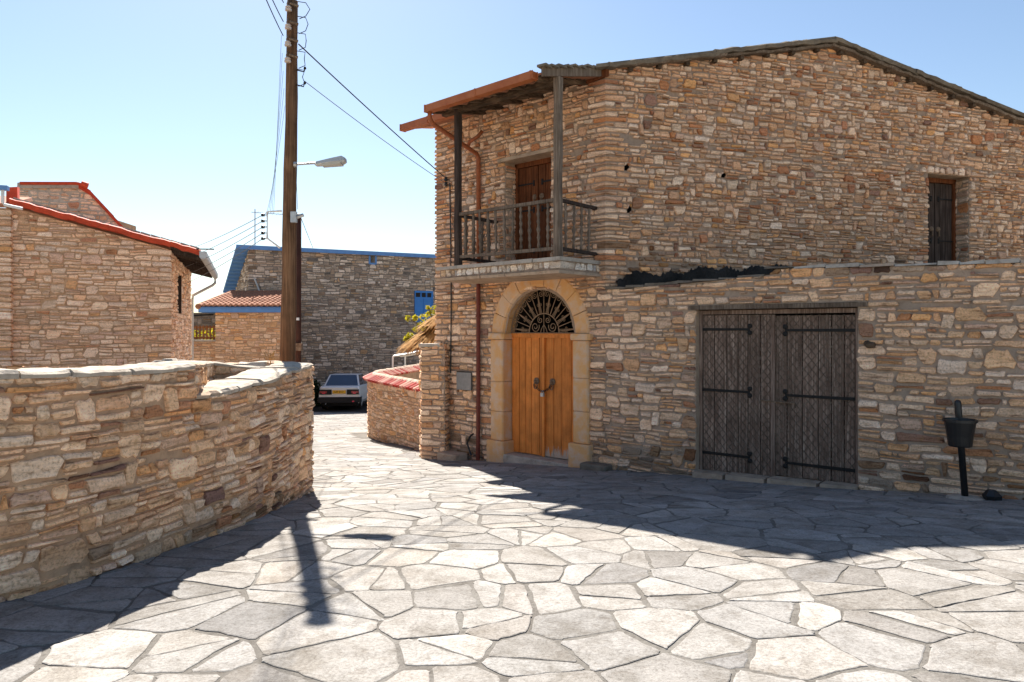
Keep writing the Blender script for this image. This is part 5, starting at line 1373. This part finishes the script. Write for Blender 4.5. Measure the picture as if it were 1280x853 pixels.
par = thing('thatched_parasol', 'dry palm thatch parasol showing past the stone pier', 'parasol', (-1.55, 17.2, g(17.2)))
pcx, pcy = -1.50, 17.2
m = MB(); m.tube([(pcx, pcy, g(pcy)), (pcx, pcy, .3)], .05, 8); m.make('pole', GREYWOOD, par)
for k, (r0, r1, z0, z1, nb_) in enumerate(((.12, .78, .42, -.02, 260), (.45, 1.18, .02, -.52, 520))):
    V, Fc = [], []
    for i in range(nb_):
        a = R.uniform(0, 6.283); e = R.uniform(-.10, .10); ra = r0 * R.uniform(.6, 1.2); rb = r1 * R.uniform(.80, 1.10); za = z0 + R.uniform(-.05, .05); zb = z1 + R.uniform(-.10, .07)
        w = R.uniform(.010, .022); n = len(V)
        for t in (0, .5, .85, 1.0):
            r = ra + (rb - ra) * t; z = za + (zb - za) * (t ** 1.35); aa = a + e * t; ww = w * (1.0 if t < .9 else .25)
            V += [(pcx + r * math.cos(aa) - ww * math.sin(aa), pcy + r * math.sin(aa) + ww * math.cos(aa), z), (pcx + r * math.cos(aa) + ww * math.sin(aa), pcy + r * math.sin(aa) - ww * math.cos(aa), z + .006)]
        for t in range(3): Fc.append((n + 2 * t, n + 2 * t + 1, n + 2 * t + 3, n + 2 * t + 2))
    n = len(V); V += [(pcx, pcy, z0 + .06)]
    for i in range(24): V.append((pcx + r1 * .86 * math.cos(i * .2618), pcy + r1 * .86 * math.sin(i * .2618), z1 + .10))
    Fc += [(n, n + 1 + i, n + 1 + (i + 1) % 24) for i in range(24)]
    mesh('thatch', V, Fc, STRAW, par)

def leafy(name, label, cat, base, blobs, n, size, mat, stems, bark, grp=None):
    t = thing(name, label, cat, base, grp); V, Fc = [], []
    for i in range(n):
        bx_, by_, bz_, r = blobs[R.randrange(len(blobs))]
        d = Vector((R.gauss(0, 1), R.gauss(0, 1), R.gauss(0, 1))).normalized() * r * R.random() ** .4
        c = Vector((bx_, by_, bz_)) + d; a = Vector((R.gauss(0, 1), R.gauss(0, 1), R.gauss(0, .6))).normalized(); b = a.orthogonal().normalized(); s = size * R.uniform(.6, 1.3); k = len(V)
        nrm = a.cross(b) * s * .18
        V += [tuple(c - a * s), tuple(c - b * s * .45 + nrm), tuple(c + a * s), tuple(c + b * s * .45 + nrm)]; Fc += [(k, k + 1, k + 2, k + 3)]
    mesh('foliage', V, Fc, mat, t)
    for st in stems:
        m = MB(); m.tube(st, [.03 - .022 * i / (len(st) - 1) for i in range(len(st))], 6); m.make('stem', bark, t)
    return t
def vp(px, py, y, r): p = at(px, py, y); return (p[0], p[1], p[2], r)
vb = [vp(510, 398, 18.6, .07), vp(519, 398, 18.6, .07), vp(530, 397, 18.6, .12), vp(540, 400, 18.6, .15), vp(538, 391, 18.6, .10), vp(535, 385, 18.6, .06), vp(527, 408, 18.6, .12), vp(513, 419, 18.6, .09), vp(508, 424, 18.6, .07), vp(520, 412, 18.6, .08), vp(543, 388, 18.6, .12), vp(538, 428, 18.0, .12), vp(548, 396, 18.6, .2), vp(552, 405, 18.6, .25)]
base = (-1.9, 18.6, g(18.6)); hub = Vector(at(548, 420, 18.6))
leafy('vine', 'yellow-green climbing vine showing beside the balcony house corner', 'vine', base, vb, 420, .055, VINELEAF,
      [[base, tuple(hub), b[:3]] for b in vb[:12]], GREYWOOD)
bb = [vp(386, 486, 31.8, .55), vp(392, 492, 31.6, .5), vp(380, 492, 31.4, .7), vp(396, 498, 31.6, .42), vp(384, 502, 31.4, .55), vp(374, 490, 31.4, .7), vp(372, 500, 31.2, .7)]
leafy('shrub', 'dark green shrub growing against the far wall beside the white car', 'shrub', (at(388, 505, 31.6)[0], 31.6, g(31.6)), bb, 2600, .075, LEAF, [[(at(388, 505, 31.6)[0], 31.6, g(31.6)), b[:3]] for b in bb[:4]], GREYWOOD)

# ------------------------------------------------------------------ far house with blue trim
FW0 = Vector((-11.55, 31.62)); FDR = Vector((.884, .468)); FBK = Vector((-.468, .884))
far = thing('stone_house', 'large grey stone house with blue roof edge across the lane', 'house', (-8, 33.5, g(33.5)))
FP = Path([tuple(FW0 + FBK * 4.6), tuple(FW0), tuple(FW0 + FDR * 17)])
UF = FP.c[1]
def fz(u): return 3.52 + .003 * (u - UF) if u > UF else 3.5 - .34 * (UF - u)
def FF(t, z, o=0.): q = FW0 + FDR * t + Vector((FDR.y, -FDR.x)) * o; return (q.x, q.y, z)
def t_at(px):                                    # where a photo column meets the far wall
    k = (px - CX) / F; return (k * FW0.y - FW0.x) / (FDR.x - k * FDR.y)
tb0, tb1 = t_at(518), t_at(541); tw0, tw1 = t_at(461.5), t_at(470)
yb = (FW0 + FDR * (tb0 + tb1) / 2).y; zb0, zb1 = (HY - 403) / F * yb, (HY - 364) / F * yb
yw = (FW0 + FDR * tw0).y; zw0, zw1 = (HY - 330) / F * yw, (HY - 319) / F * yw
def fopen(v):
    o = []
    if zb0 < v < zb1: o.append((UF + tb0, UF + tb1))
    if zw0 < v: o.append((UF + tw0, UF + tw1))
    return o
fs = masonry(FP, 0, UF + 12.5, lambda u: -3.5, fz, fopen, (.075, .15), (.16, .42), .028, (.01, .035), PAL['grey'], 61, snaps=(zb0, zb1, zw0), corners=(UF,), tall=.14, split=.18)
fs2 = lay(fs, far, FARSTONE, 0)
m = backing(FP, 0, FP.len, lambda u: -4, fz, [(UF + tb0, UF + tb1, lambda u: zb0, lambda u: zb1)], step=1.0)
m.make('mortar_face', MORTAR_G, far)
m = MB(); q0, q1, q2, q3 = FW0 + FBK * 4.6, FW0 + FBK * 4.6 + FDR * 17, FW0 + FDR * 17, FW0
m.add([(q0.x, q0.y, -4), (q1.x, q1.y, -4), (q1.x, q1.y, 1.9), (q0.x, q0.y, 1.9)], [(3, 2, 1, 0)]); m.add([(q1.x, q1.y, -4), (q2.x, q2.y, -4), (q2.x, q2.y, 3.4), (q1.x, q1.y, 1.9)], [(3, 2, 1, 0)]); m.make('rear_wall', MORTAR_G, far)
def FR(t, b, z): q = FW0 + FDR * t + FBK * b; return (q.x, q.y, z)
m = MB(); quad_slab(m, [FR(-.55, -.15, 3.62), FR(17.2, -.15, 3.66), FR(17.2, 5.0, 1.92), FR(-.55, 5.0, 1.88)], .06); froof = m.make('roof', BLUEPAINT, far)
m = MB(); m.hexa([FR(-.55, -.19, 3.50), FR(17.2, -.19, 3.54), FR(17.2, -.15, 3.54), FR(-.55, -.15, 3.50)], [FR(-.55, -.19, 3.68), FR(17.2, -.19, 3.72), FR(17.2, -.15, 3.72), FR(-.55, -.15, 3.68)]); m.make('fascia', BLUEPAINT, froof)
for i in range(13):
    b = .0 + i * .4; z = 3.52 - .345 * b
    bar(FR(-.54, b, z), FR(.0, b, z), .09, .10, 'rafter_end', BLUEPAINT, froof)
m = MB(); m.hexa([FF(tb0, zb0, -.05), FF(tb1, zb0, -.05), FF(tb1, zb0, .03), FF(tb0, zb0, .03)], [FF(tb0, zb1, -.05), FF(tb1, zb1, -.05), FF(tb1, zb1, .03), FF(tb0, zb1, .03)]); sh = m.make('shutter', SHUTBLUE, far, origin='c')
wsh = tb1 - tb0; hs = zb1 - zb0
for i in range(3):
    a = tb0 + wsh * (.06 + .30 * i); m = MB(); z0 = zb1 - hs * .20; z1 = zb1 - hs * .05
    m.hexa([FF(a, z0, .0), FF(a + wsh * .24, z0, .0), FF(a + wsh * .24, z0, .036), FF(a, z0, .036)], [FF(a, z1, .0), FF(a + wsh * .24, z1, .0), FF(a + wsh * .24, z1, .036), FF(a, z1, .036)]); m.make('pane', IRON, sh, origin='c')
for a, b, z0, z1 in ((0, .05, 0, 1), (.95, 1, 0, 1), (.05, .95, .94, 1), (.05, .95, .75, .80), (.05, .95, 0, .05), (.485, .515, .05, .75), (.34, .37, .8, .94), (.64, .67, .8, .94)):
    m = MB(); A, B, Za, Zb = tb0 + wsh * a, tb0 + wsh * b, zb0 + hs * z0, zb0 + hs * z1
    m.hexa([FF(A, Za, .03), FF(B, Za, .03), FF(B, Za, .06), FF(A, Za, .06)], [FF(A, Zb, .03), FF(B, Zb, .03), FF(B, Zb, .06), FF(A, Zb, .06)]); m.make('frame_rail', SHUTBLUE, sh, origin='c')
m = MB(); m.hexa([FF(tw0, zw0, -.06), FF(tw1, zw0, -.06), FF(tw1, zw0, .0), FF(tw0, zw0, .0)], [FF(tw0, 3.5, -.06), FF(tw1, 3.5, -.06), FF(tw1, 3.5, .0), FF(tw0, 3.5, .0)]); wn_ = m.make('window', IRON, far, origin='c')
for a, b, z0, z1 in ((tw0 - .03, tw0 + .05, zw0, 3.5), (tw1 - .05, tw1 + .03, zw0, 3.5), (tw0, tw1, zw0 - .03, zw0 + .05)):
    m = MB(); m.hexa([FF(a, z0, 0), FF(b, z0, 0), FF(b, z0, .04), FF(a, z0, .04)], [FF(a, z1, 0), FF(b, z1, 0), FF(b, z1, .04), FF(a, z1, .04)]); m.make('frame_rail', BLUEPAINT, wn_, origin='c')
ta = t_at(320); m = MB(); m.tube([FR(ta, .3, 3.5), FR(ta, .3, 5.35)], .025, 6); m.tube([FR(ta - .15, .3, 5.2), FR(ta + 1.3, .3, 5.2)], .015, 5)
for i in range(7): m.tube([FR(ta + .1 + .17 * i, -.05, 5.2), FR(ta + .1 + .17 * i, .65, 5.2)], .008, 4)
m.make('television_aerial', GALV, far)
m = MB(); tp = t_at(325); m.tube([FF(tp - .25, 2.25, .06), FF(tp - .12, 1.9, .08), FF(tp - .02, 1.6, .08)], .04, 6); m.make('vent_pipe', GALV, far)
# ------------------------------------------------------------------ annex with tiled roof, terrace, wooden fence
AY = 27.4
anx = thing('stone_annex', 'small stone annex with terracotta tiled roof and pale blue fascia', 'house', (-10, AY, g(AY)))
ax0, ax1 = (270 - CX) / F * AY, (366 - CX) / F * AY
AP = Path([(ax0 - .6, AY + 4.4), (ax0, AY), (ax1, AY), ((350 - CX) / F * 31.4, 31.4)])
zt = (HY - 391) / F * AY
as_ = masonry(AP, 0, AP.len, lambda u: -1.9, lambda u: zt, lambda v: [], (.07, .13), (.15, .36), .022, (.008, .026), PAL['warm'], 71, corners=(AP.c[1], AP.c[2]), tall=.12, split=.2)
lay(as_, anx, FARSTONE, 0)
backing(AP, 0, AP.len, lambda u: -3.6, lambda u: zt + .1, [], step=1.0).make('mortar_face', MORTAR_W, anx)
ex0 = (248 - CX) / F * (AY - .3); ez0, ez1 = zt + .0, zt + .21
m = MB(); m.hexa([(ex0, AY - .32, ez0), (ax1 + .1, AY - .32, ez0), (ax1 + .1, AY - .28, ez0), (ex0, AY - .28, ez0)], [(ex0, AY - .32, ez1), (ax1 + .1, AY - .32, ez1), (ax1 + .1, AY - .28, ez1), (ex0, AY - .28, ez1)])
m.hexa([(ex0, AY - .28, ez0), (ex0 + .04, AY - .28, ez0), (ex0 - .5, AY + 4.4, ez0), (ex0 - .54, AY + 4.4, ez0)], [(ex0, AY - .28, ez1), (ex0 + .04, AY - .28, ez1), (ex0 - .5, AY + 4.4, ez1), (ex0 - .54, AY + 4.4, ez1)])
m.make('fascia', BLUEPAINT, anx)
rz0, rz1 = ez1 + .01, (HY - 365) / F * 31.4; hipx = (292 - CX) / F * 31.4
hp = [(ex0, AY - .34, rz0), (ax1 + .1, AY - .34, rz0), ((356 - CX) / F * 31.4, 31.4, rz1), (hipx, 31.4, rz1)]
m = MB(); m.add(hp, [(0, 1, 2, 3)]); m.add([hp[0], hp[3], (ex0 - .6, AY + 4.6, rz0)], [(0, 1, 2)]); m.add([(x, y, z - .05) for x, y, z in hp], [(3, 2, 1, 0)]); aroof = m.make('roof', TILE, anx)
mt = MB(); nrow = 12
for r in range(nrow):
    t0, t1 = r / nrow, (r + 1.15) / nrow; y0, y1 = AY - .36 + (31.4 - AY + .36) * t0, AY - .36 + (31.4 - AY + .36) * min(1, t1)
    z0, z1 = rz0 + (rz1 - rz0) * t0 + .03, rz0 + (rz1 - rz0) * min(1, t1) - .0
    xl = ex0 + (hipx - ex0) * t0; x = xl + .05
    while x < ax1 + .1 + ((356 - CX) / F * 31.4 - ax1 - .1) * t0:
        V = []; 
        for (yy, z_, rad) in ((y0, z0, .10), (y1, z1, .085)):
            for i in range(5): a = math.pi * i / 4; V.append((x + rad * math.cos(a), yy, z_ + rad * .75 * math.sin(a)))
        mt.add(V, [(i, i + 1, 5 + i + 1, 5 + i) for i in range(4)] + [(4, 3, 2, 1, 0)]); x += .20
mt.make('roof_tiles', TILE, aroof, kind='stuff')
m = MB()
for i in range(12):
    a, b = Vector(hp[0]).lerp(Vector(hp[3]), i / 12), Vector(hp[0]).lerp(Vector(hp[3]), (i + 1.1) / 12); m.tube([tuple(a), tuple(b)], [.11, .09], 8)
m.make('hip_tiles', TILE, aroof, kind='stuff')
m = MB(); p = at(346, 378, 30.6); m.box(p, .5, .3, .12, .2, .03); m.make('skylight_flashing', WHITEPIPE, aroof, origin='c')
ter = thing('terrace_wall', 'low stone terrace wall carrying a varnished wooden fence', 'wall', (-12.2, AY + .4, g(AY)))
tx0 = (235 - CX) / F * (AY + .5); tzt = (HY - 427) / F * (AY + .5)
TPP = Path([(tx0 - .2, AY + 3), (tx0, AY + .5), (ax0 + .05, AY + .5)])
tss = masonry(TPP, 0, TPP.len, lambda u: -1.9, lambda u: tzt, lambda v: [], (.07, .13), (.15, .36), .022, (.008, .026), PAL['warm'], 72, corners=(TPP.c[1],), tall=.12, split=.2)
lay(tss, ter, FARSTONE, 0); backing(TPP, 0, TPP.len, lambda u: -3.5, lambda u: tzt, [], step=1).make('mortar_face', MORTAR_W, ter)
m = MB(); m.box(((tx0 + ax0) / 2, AY + .6, tzt + .03), ax0 - tx0 + .15, .35, .06); m.make('coping', COPING, ter)
fen = thing('wooden_fence', 'varnished wooden picket fence on the terrace wall beside the annex', 'fence', ((tx0 + ax0) / 2, AY + .55, tzt + .06))
fx0, fx1 = (240 - CX) / F * (AY + .55), ax0; ft = (HY - 407) / F * (AY + .55)
for z in (tzt + .14, ft - .08):
    m = MB(); m.box(((fx0 + fx1) / 2, AY + .55, z), fx1 - fx0, .05, .07); m.make('rail', FENCEWOOD, fen, origin='c')
m0 = None
for i in range(9):
    x = fx0 + .06 + (fx1 - fx0 - .1) * i / 8; zc = (tzt + .08 + ft) / 2
    if m0 is None:
        m = MB(); m.box((x, AY + .52, zc), .06, .03, ft - tzt - .08, 0, .005); m0 = m.make('picket', FENCEWOOD, fen, origin=(x, AY + .52, zc))
    else: clone(m0, fen, (x, AY + .52, zc))
m = MB(); m.box((fx0 - .06, AY + .55, (tzt + ft) / 2 + .1), .13, .13, ft - tzt + .15, 0, .02); m.make('fence_post', FENCEWOOD, fen, origin='c')
bw = thing('boundary_wall', 'dark grey rubble wall rising behind the wooden terrace fence', 'wall', (-12.6, 30.2, g(30)))
BWP = Path([((236 - CX) / F * 30.2, 30.2), ((275 - CX) / F * 30.2, 30.2)]); bzt = (HY - 393) / F * 30.2
bws = masonry(BWP, 0, BWP.len, lambda u: -1.5, lambda u: bzt, lambda v: [], (.08, .16), (.15, .4), .03, (.01, .03), [(tuple(x * .5 for x in c), w) for c, w in PAL['grey']], 73)
lay(bws, bw, FARSTONE, 0); backing(BWP, 0, BWP.len, lambda u: -3.5, lambda u: bzt, [], step=1).make('mortar_face', MORTAR_G, bw)
m = MB(); m.box((BWP.p[0].x / 2 + BWP.p[1].x / 2, 30.3, bzt + .03), BWP.len + .1, .4, .06); m.make('coping', CONCRETE, bw)
leafy('shrub', 'yellow-green plant behind the wooden terrace fence', 'shrub', (-12.2, 28.9, -1.2), [(-12.7, 28.9, -.25, .35), (-12.1, 28.9, -.2, .35), (-11.7, 28.9, -.25, .3)], 300, .07, VINELEAF, [[(-12.2, 28.9, -1.2), (-12.2, 28.9, -.3)]], GREYWOOD)
pp = at(236, 420, AY + .3); m = MB(); m.tube([(pp[0], pp[1], -3.2), (pp[0], pp[1], (HY - 395) / F * pp[1])], .05, 8); m.tube([(pp[0], pp[1], (HY - 395) / F * pp[1]), (pp[0] + .9, pp[1] + .1, (HY - 393.5) / F * pp[1])], .035, 6)
tag(m.make('drain_pipe', IRON), 'dark vertical pipe at the end of the stone terrace wall', 'pipe')

# ------------------------------------------------------------------ parked car
CXX, CYY = at(424, 500, 28.7)[0], 28.7
car = thing('parked_car', 'white boxy saloon car seen from behind in the shaded yard', 'car', (CXX, CYY + 2.1, g(30.5)))
rotc = math.radians(4); cg = g(29.6) + .02
def CV(x, l, z): cs, sn = math.cos(rotc), math.sin(rotc); return (CXX + x * cs - l * sn, CYY + x * sn + l * cs, cg + z + (g(CYY + 4) - g(CYY)) / 4 * (l - 1.2) * .9)
def loft(secs, name, mat, parent, smooth=False):
    n = len(secs[0]); V = sum(secs, []); Fc = [(k * n + i, k * n + (i + 1) % n, k * n + n + (i + 1) % n, k * n + n + i) for k in range(len(secs) - 1) for i in range(n)] + [list(range(n - 1, -1, -1)), list(range((len(secs) - 1) * n, len(secs) * n))]
    return mesh(name, V, [q[::-1] for q in Fc], mat, parent, smooth=smooth)
def bsec(l, w, zb_, zt_, wt): return [CV(-w * .9, l, zb_), CV(-w, l, zb_ + .12), CV(-w * 1.01, l, .62), CV(-w * .97, l, zt_ - .06), CV(-wt, l, zt_), CV(wt, l, zt_), CV(w * .97, l, zt_ - .06), CV(w * 1.01, l, .62), CV(w, l, zb_ + .12), CV(w * .9, l, zb_)]
body = loft([bsec(.03, .77, .36, .90, .68), bsec(.0, .79, .40, .885, .70), bsec(.10, .81, .26, .945, .74), bsec(.8, .82, .24, .965, .75), bsec(2.9, .82, .24, .95, .75), bsec(3.9, .80, .26, .86, .72), bsec(4.15, .77, .34, .74, .68)], 'body', CARPAINT, car)
def gsec(l, wb, wt_, zt_): return [CV(-wb, l, .93), CV(-wt_, l, zt_), CV(wt_, l, zt_), CV(wb, l, .93)]
n_ = [CV(-.72, .62, .94), CV(.72, .62, .94), CV(.74, 3.05, .93), CV(-.74, 3.05, .93)]; t_ = [CV(-.58, 1.18, 1.39), CV(.58, 1.18, 1.39), CV(.58, 2.45, 1.40), CV(-.58, 2.45, 1.40)]
m = MB(); m.hexa(n_, t_); cab = m.make('cabin', CARPAINT, car)
def inset(a, b, c, d, k=.08, off=.008):
    P = [Vector(x) for x in (a, b, c, d)]; ce = sum(P, Vector()) / 4; nr = (P[1] - P[0]).cross(P[3] - P[0]).normalized(); P = [p.lerp(ce, k) for p in P]
    m = MB(); m.hexa([tuple(p) for p in P], [tuple(p + nr * off) for p in P]); return m
inset(n_[0], n_[1], t_[1], t_[0], .10).make('rear_window', GLASSY, cab); inset(n_[2], n_[3], t_[3], t_[2], .1).make('windscreen', GLASSY, cab)
for a, b, c, d in ((n_[1], n_[2], t_[2], t_[1]), (n_[3], n_[0], t_[0], t_[3])):
    P = [Vector(x) for x in (a, b, c, d)]; m1 = (P[0] + P[1]) / 2; m2 = (P[2] + P[3]) / 2
    inset(P[0], tuple(m1), tuple(m2), P[3], .1).make('side_window', GLASSY, cab); inset(tuple(m1), P[1], P[2], tuple(m2), .1).make('side_window', GLASSY, cab)
m = MB(); m.hexa([CV(-.83, -.08, .30), CV(.83, -.08, .30), CV(.83, .45, .30), CV(-.83, .45, .30)], [CV(-.83, -.07, .52), CV(.83, -.07, .52), CV(.835, .45, .52), CV(-.835, .45, .52)]); m.make('bumper', CARDARK, car)
m = MB(); m.hexa([CV(-.70, .1, .16), CV(.70, .1, .16), CV(.74, 4.0, .16), CV(-.74, 4.0, .16)], [CV(-.74, .05, .32), CV(.74, .05, .32), CV(.76, 4.0, .32), CV(-.76, 4.0, .32)]); m.make('underbody', CARDARK, car)
for s in (-1, 1):
    m = MB(); a, b = (-.775, -.30) if s < 0 else (.30, .775); m.hexa([CV(a, -.02, .62), CV(b, -.02, .62), CV(b, .05, .62), CV(a, .05, .62)], [CV(a, -.02, .82), CV(b, -.02, .82), CV(b, .05, .82), CV(a, .05, .82)])
    tlp = m.make('tail_light', CARDARK, car, origin='c')
    m = MB(); a, b = (-.765, -.48) if s < 0 else (.48, .765); m.hexa([CV(a, -.03, .68), CV(b, -.03, .68), CV(b, 0, .68), CV(a, 0, .68)], [CV(a, -.03, .76), CV(b, -.03, .76), CV(b, 0, .76), CV(a, 0, .76)]); m.make('lens', TAILRED, tlp, origin='c')
    m = MB(); a = -.60 if s < 0 else .60; m.hexa([CV(a - .06, -.036, .655), CV(a + .06, -.036, .655), CV(a + .06, -.02, .655), CV(a - .06, -.02, .655)], [CV(a - .06, -.036, .70), CV(a + .06, -.036, .70), CV(a + .06, -.02, .70), CV(a - .06, -.02, .70)]); m.make('reflector', REFLECT, tlp, origin='c')
    for l in (.72, 3.3):
        m = MB(); c = Vector(CV(s * .70, l, .29)); axv = (Vector(CV(s * .9, l, .29)) - c).normalized(); m.lathe(tuple(c - axv * .09), [(.20, 0), (.285, .01), (.29, .05), (.29, .13), (.28, .17), (.20, .18)], 18, axv); wh = m.make('wheel', TYRE, car, origin='c')
        m = MB(); m.lathe(tuple(c + axv * .085), [(.18, 0), (.17, .012), (.06, .02), (.05, .03)], 14, axv); m.make('rim', GALV, wh, origin='c')
m = MB(); m.hexa([CV(-.26, -.035, .66), CV(.26, -.035, .66), CV(.26, 0, .66), CV(-.26, 0, .66)], [CV(-.26, -.035, .79), CV(.26, -.035, .79), CV(.26, 0, .79), CV(-.26, 0, .79)]); pl = m.make('number_plate', PLATE, car, origin='c')
fc = bpy.data.curves.new('plate_lettering', 'FONT'); fc.body = 'UP 817'; fc.size = .12; fc.align_x = 'CENTER'; fc.align_y = 'CENTER'; fc.extrude = .002; fc.materials.append(CARDARK)
fo_ = bpy.data.objects.new('lettering_curve', fc); fo = bpy.data.objects.new('plate_lettering', bpy.data.meshes.new_from_object(fo_)); bpy.data.objects.remove(fo_); put(fo, pl, CV(0, -.039, .725)); fo.rotation_euler = (math.radians(90), 0, rotc)
m = MB(); m.tube([CV(-.52, .0, .27), CV(-.52, -.1, .25)], .025, 8); m.make('exhaust', GALV, car)
m = MB(); m.box(CV(.56, -.085, .35), .08, .015, .05, rotc); m.make('reflector', REFLECT, car, origin='c')
for s in (-.32, .32):
    m = MB(); x, y, z = CV(s, 1.55, 1.0); m.box((x, y, z), .44, .12, .45, rotc, .05); m.make('seat', CARDARK, car, origin='c')

# dry weeds on the garden wall end
m = MB()
for i in range(9):
    a = R.uniform(0, 6.28); q = at(338 + R.uniform(-4, 4), 461, 7.7); L_ = R.uniform(.06, .17)
    m.tube([(q[0], q[1], -.40), (q[0] + .02 * math.cos(a), q[1] + .02 * math.sin(a), -.40 + L_ * .6), (q[0] + .05 * math.cos(a), q[1] + .05 * math.sin(a), -.40 + L_)], [.003, .0022, .004], 4)
tag(m.make('dry_weed', STRAW), 'small dry orange weed growing on the garden wall end', 'weed')
